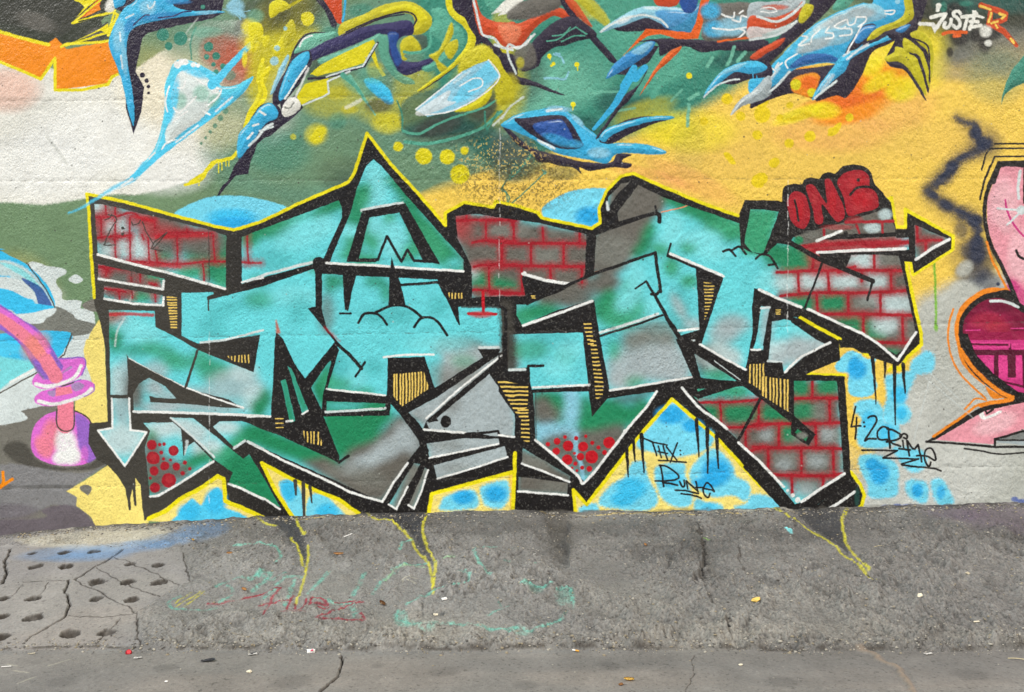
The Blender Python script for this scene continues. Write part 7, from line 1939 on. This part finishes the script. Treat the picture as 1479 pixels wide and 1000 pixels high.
# bottle cap: crimped skirt and flat top
cap = bpy.data.objects.new('bottle_cap', None); COL.objects.link(cap)
bm = bmesh.new(); prof = [(.0, .0085), (.011, .0085), (.0135, .0075), (.0150, .0045), (.0165, .0)]
rings = []
for k, (rad, z) in enumerate(prof[1:]):
    rings.append([bm.verts.new(((rad + (.0009 * (1 if a % 2 else -1) if k >= 2 else 0)) * math.cos(a * math.pi / 21), (rad + (.0009 * (1 if a % 2 else -1) if k >= 2 else 0)) * math.sin(a * math.pi / 21), z)) for a in range(42)])
for a, b in zip(rings, rings[1:]):
    for k in range(42): bm.faces.new((a[k], b[k], b[(k + 1) % 42], a[(k + 1) % 42]))
bmesh.ops.solidify(bm, geom=bm.faces[:], thickness=.0005)
link_bm('skirt', bm, M_red, cap, True)
bm = bmesh.new(); bmesh.ops.create_cone(bm, cap_ends=True, segments=42, radius1=.0113, radius2=.0108, depth=.0008, matrix=mathutils.Matrix.Translation((0, 0, .0087)))
link_bm('disc', bm, M_red, cap)
P = at(0, 740, 715, 787); seat(cap, P, .4, .006); cap.rotation_euler = (.9, .2, .4)
tag(cap, 'red crimped bottle cap lying tipped on the edge of the pavement', 'bottle cap')
LIT = [
 ('paper', 0, 765, 815, .040, .018, .3, M_white, 'white scrap of paper just right of the red bottle cap', 'scrap'),
 ('paper', 0, 1155, 830, .072, .030, .2, M_grey, 'dark crumpled wrapper with silvery folds on the pavement at lower left', 'wrapper'),
 ('chip', 0, 1385, 892, .011, 0, .3, M_cream, 'pale pebble on the pavement below the dark wrapper', 'pebble'),
 ('chip', 0, 925, 946, .006, 0, .3, M_white, 'tiny white pebble near the bottom edge of the pavement at left', 'pebble'),
 ('paper', 0, 175, 790, .036, .012, .1, M_cream, 'greyish paper sliver on the gutter line below the holes', 'scrap'),
 ('rod', 0, 35, 862, .0025, .045, .25, M_white, 'thin white stick at the far left of the pavement', 'stick'),
 ('paper', 0, 1410, 790, .036, .020, .9, M_grey, 'small grey folded foil scrap in the gutter', 'foil scrap'),
 ('rod', 360, 545, 136, .0035, .078, .05, M_white, 'white lolly stick lying high on the slope under the wall', 'stick'),
 ('leaf', 360, 497, 243, .075, .026, 1.3, M_tan, 'tan dry leaf on the slope above the maroon chalk writing', 'leaf'),
 ('leaf', 360, 738, 525, .055, .032, .8, M_brown, 'brown shrivelled leaf in the middle of the slope', 'leaf'),
 ('paper', 360, 20, 795, .045, .022, .4, M_white, 'crumpled white tissue scrap on the gutter left of the white and pink ball', 'scrap'),
 ('chip', 360, 1085, 495, .013, 0, .4, M_white, 'white pinkish plaster chip beside the black chalk marks', 'chip'),
 ('chip', 360, 1035, 588, .010, 0, .4, M_cream, 'cream chip lying in the black smudge on the slope', 'chip'),
 ('chip', 720, 1430, 520, .020, 0, .2, M_yel, 'yellow foam lump on the right half of the slope', 'lump'),
 ('paper', 720, 202, 240, .022, .014, .2, M_white, 'small white paper fleck near the dark hollow in the slope', 'scrap'),
 ('leaf', 720, 815, 203, .026, .018, .4, M_tan, 'small orange leaf fragment high on the slope in the centre', 'leaf'),
 ('leaf', 720, 725, 937, .050, .028, 1.4, M_yel, 'pale yellow leaf flat on the pavement in the centre', 'leaf'),
 ('chip', 720, 680, 962, .009, 0, .4, M_brown, 'dark brown crumb on the pavement below the pale yellow leaf', 'crumb'),
 ('chip', 720, 1345, 852, .008, 0, .4, M_cream, 'small pale pebble on the pavement beside the thin crack', 'pebble'),
 ('paper', 1099, 930, 793, .044, .020, .2, M_white, 'bent white paper scrap on the pavement near the sealed crack', 'scrap'),
 ('paper', 1099, 1150, 347, .030, .020, .5, M_cream, 'cream paper chip on the upper right of the slope', 'scrap'),
 ('chip', 1099, 885, 493, .014, 0, .3, M_cream, 'creamy white stone on the slope right of centre', 'stone'),
 ('rod', 1099, 1197, 628, .004, .032, .05, M_cream, 'short cream stub lying on the slope at right', 'stub'),
 ('leaf', 1099, 1315, 704, .038, .022, 1.2, M_rust, 'rust coloured leaf near the gutter at lower right', 'leaf'),
 ('rod', 1099, 1430, 822, .0018, .095, -.35, M_straw, 'long dry straw on the pavement at the right edge', 'straw'),
 ('rod', 1099, 655, 187, .0012, .070, .05, M_straw, 'thin pale twig on the slope under the yellow painted spike', 'twig'),
 ('leaf', 0, 1355, 457, .045, .028, .9, M_tan, 'curled tan leaf beside the red chalk line on the left', 'leaf'),
 ('leaf', 0, 1070, 168, .035, .020, .9, M_yel, 'small yellow leaf close to the wall foot at left', 'leaf'),
 ('leaf', 0, 1275, 235, .040, .022, 1.7, M_tan, 'narrow tan leaf inside the faint chalk curve', 'leaf'),
]
for i, (k, ox, x, y, a, b, rz, mat, lab, cat) in enumerate(LIT):
    P = at(ox, 740, x, y)
    if k == 'paper': o = paper(a, b, i, mat, {'wrapper': 'crumpled_wrapper', 'foil scrap': 'foil_scrap'}.get(cat, 'paper_scrap'))
    elif k == 'chip': o = chip({'pebble': 'pebble', 'lump': 'foam_lump', 'crumb': 'crumb', 'stone': 'pale_stone', 'chip': 'plaster_chip'}[cat], a, i, mat)
    elif k == 'rod': o = rod({'stick': 'stick', 'stub': 'stub', 'straw': 'straw', 'twig': 'twig'}[cat], a, b, mat, .004 if cat in ('straw', 'twig') else 0)
    else: o = leaf(a, b, i, mat)
    seat(o, P, rz, .002); tag(o, lab, cat)
butt = bpy.data.objects.new('cigarette_butt', None); COL.objects.link(butt)
rod('paper_end', .0040, .018, M_white, parent=butt, x0=-.018); rod('filter', .0042, .020, M_orange, parent=butt, x0=.0)
seat(butt, at(720, 740, 428, 776), -.5, .004); tag(butt, 'cigarette butt with orange filter in the gutter right of centre', 'cigarette butt')
ball = bpy.data.objects.new('wrapper_ball', None); COL.objects.link(ball)
o = chip('crumpled_paper', .0165, 5, M_white); o.parent = ball
o = chip('pink_print', .006, 9, M_pink); o.parent = ball; o.location = (.006, -.012, .016)
seat(ball, at(360, 740, 342, 780), .3, .002); tag(ball, 'screwed up white wrapper with a pink spot in the gutter', 'wrapper')
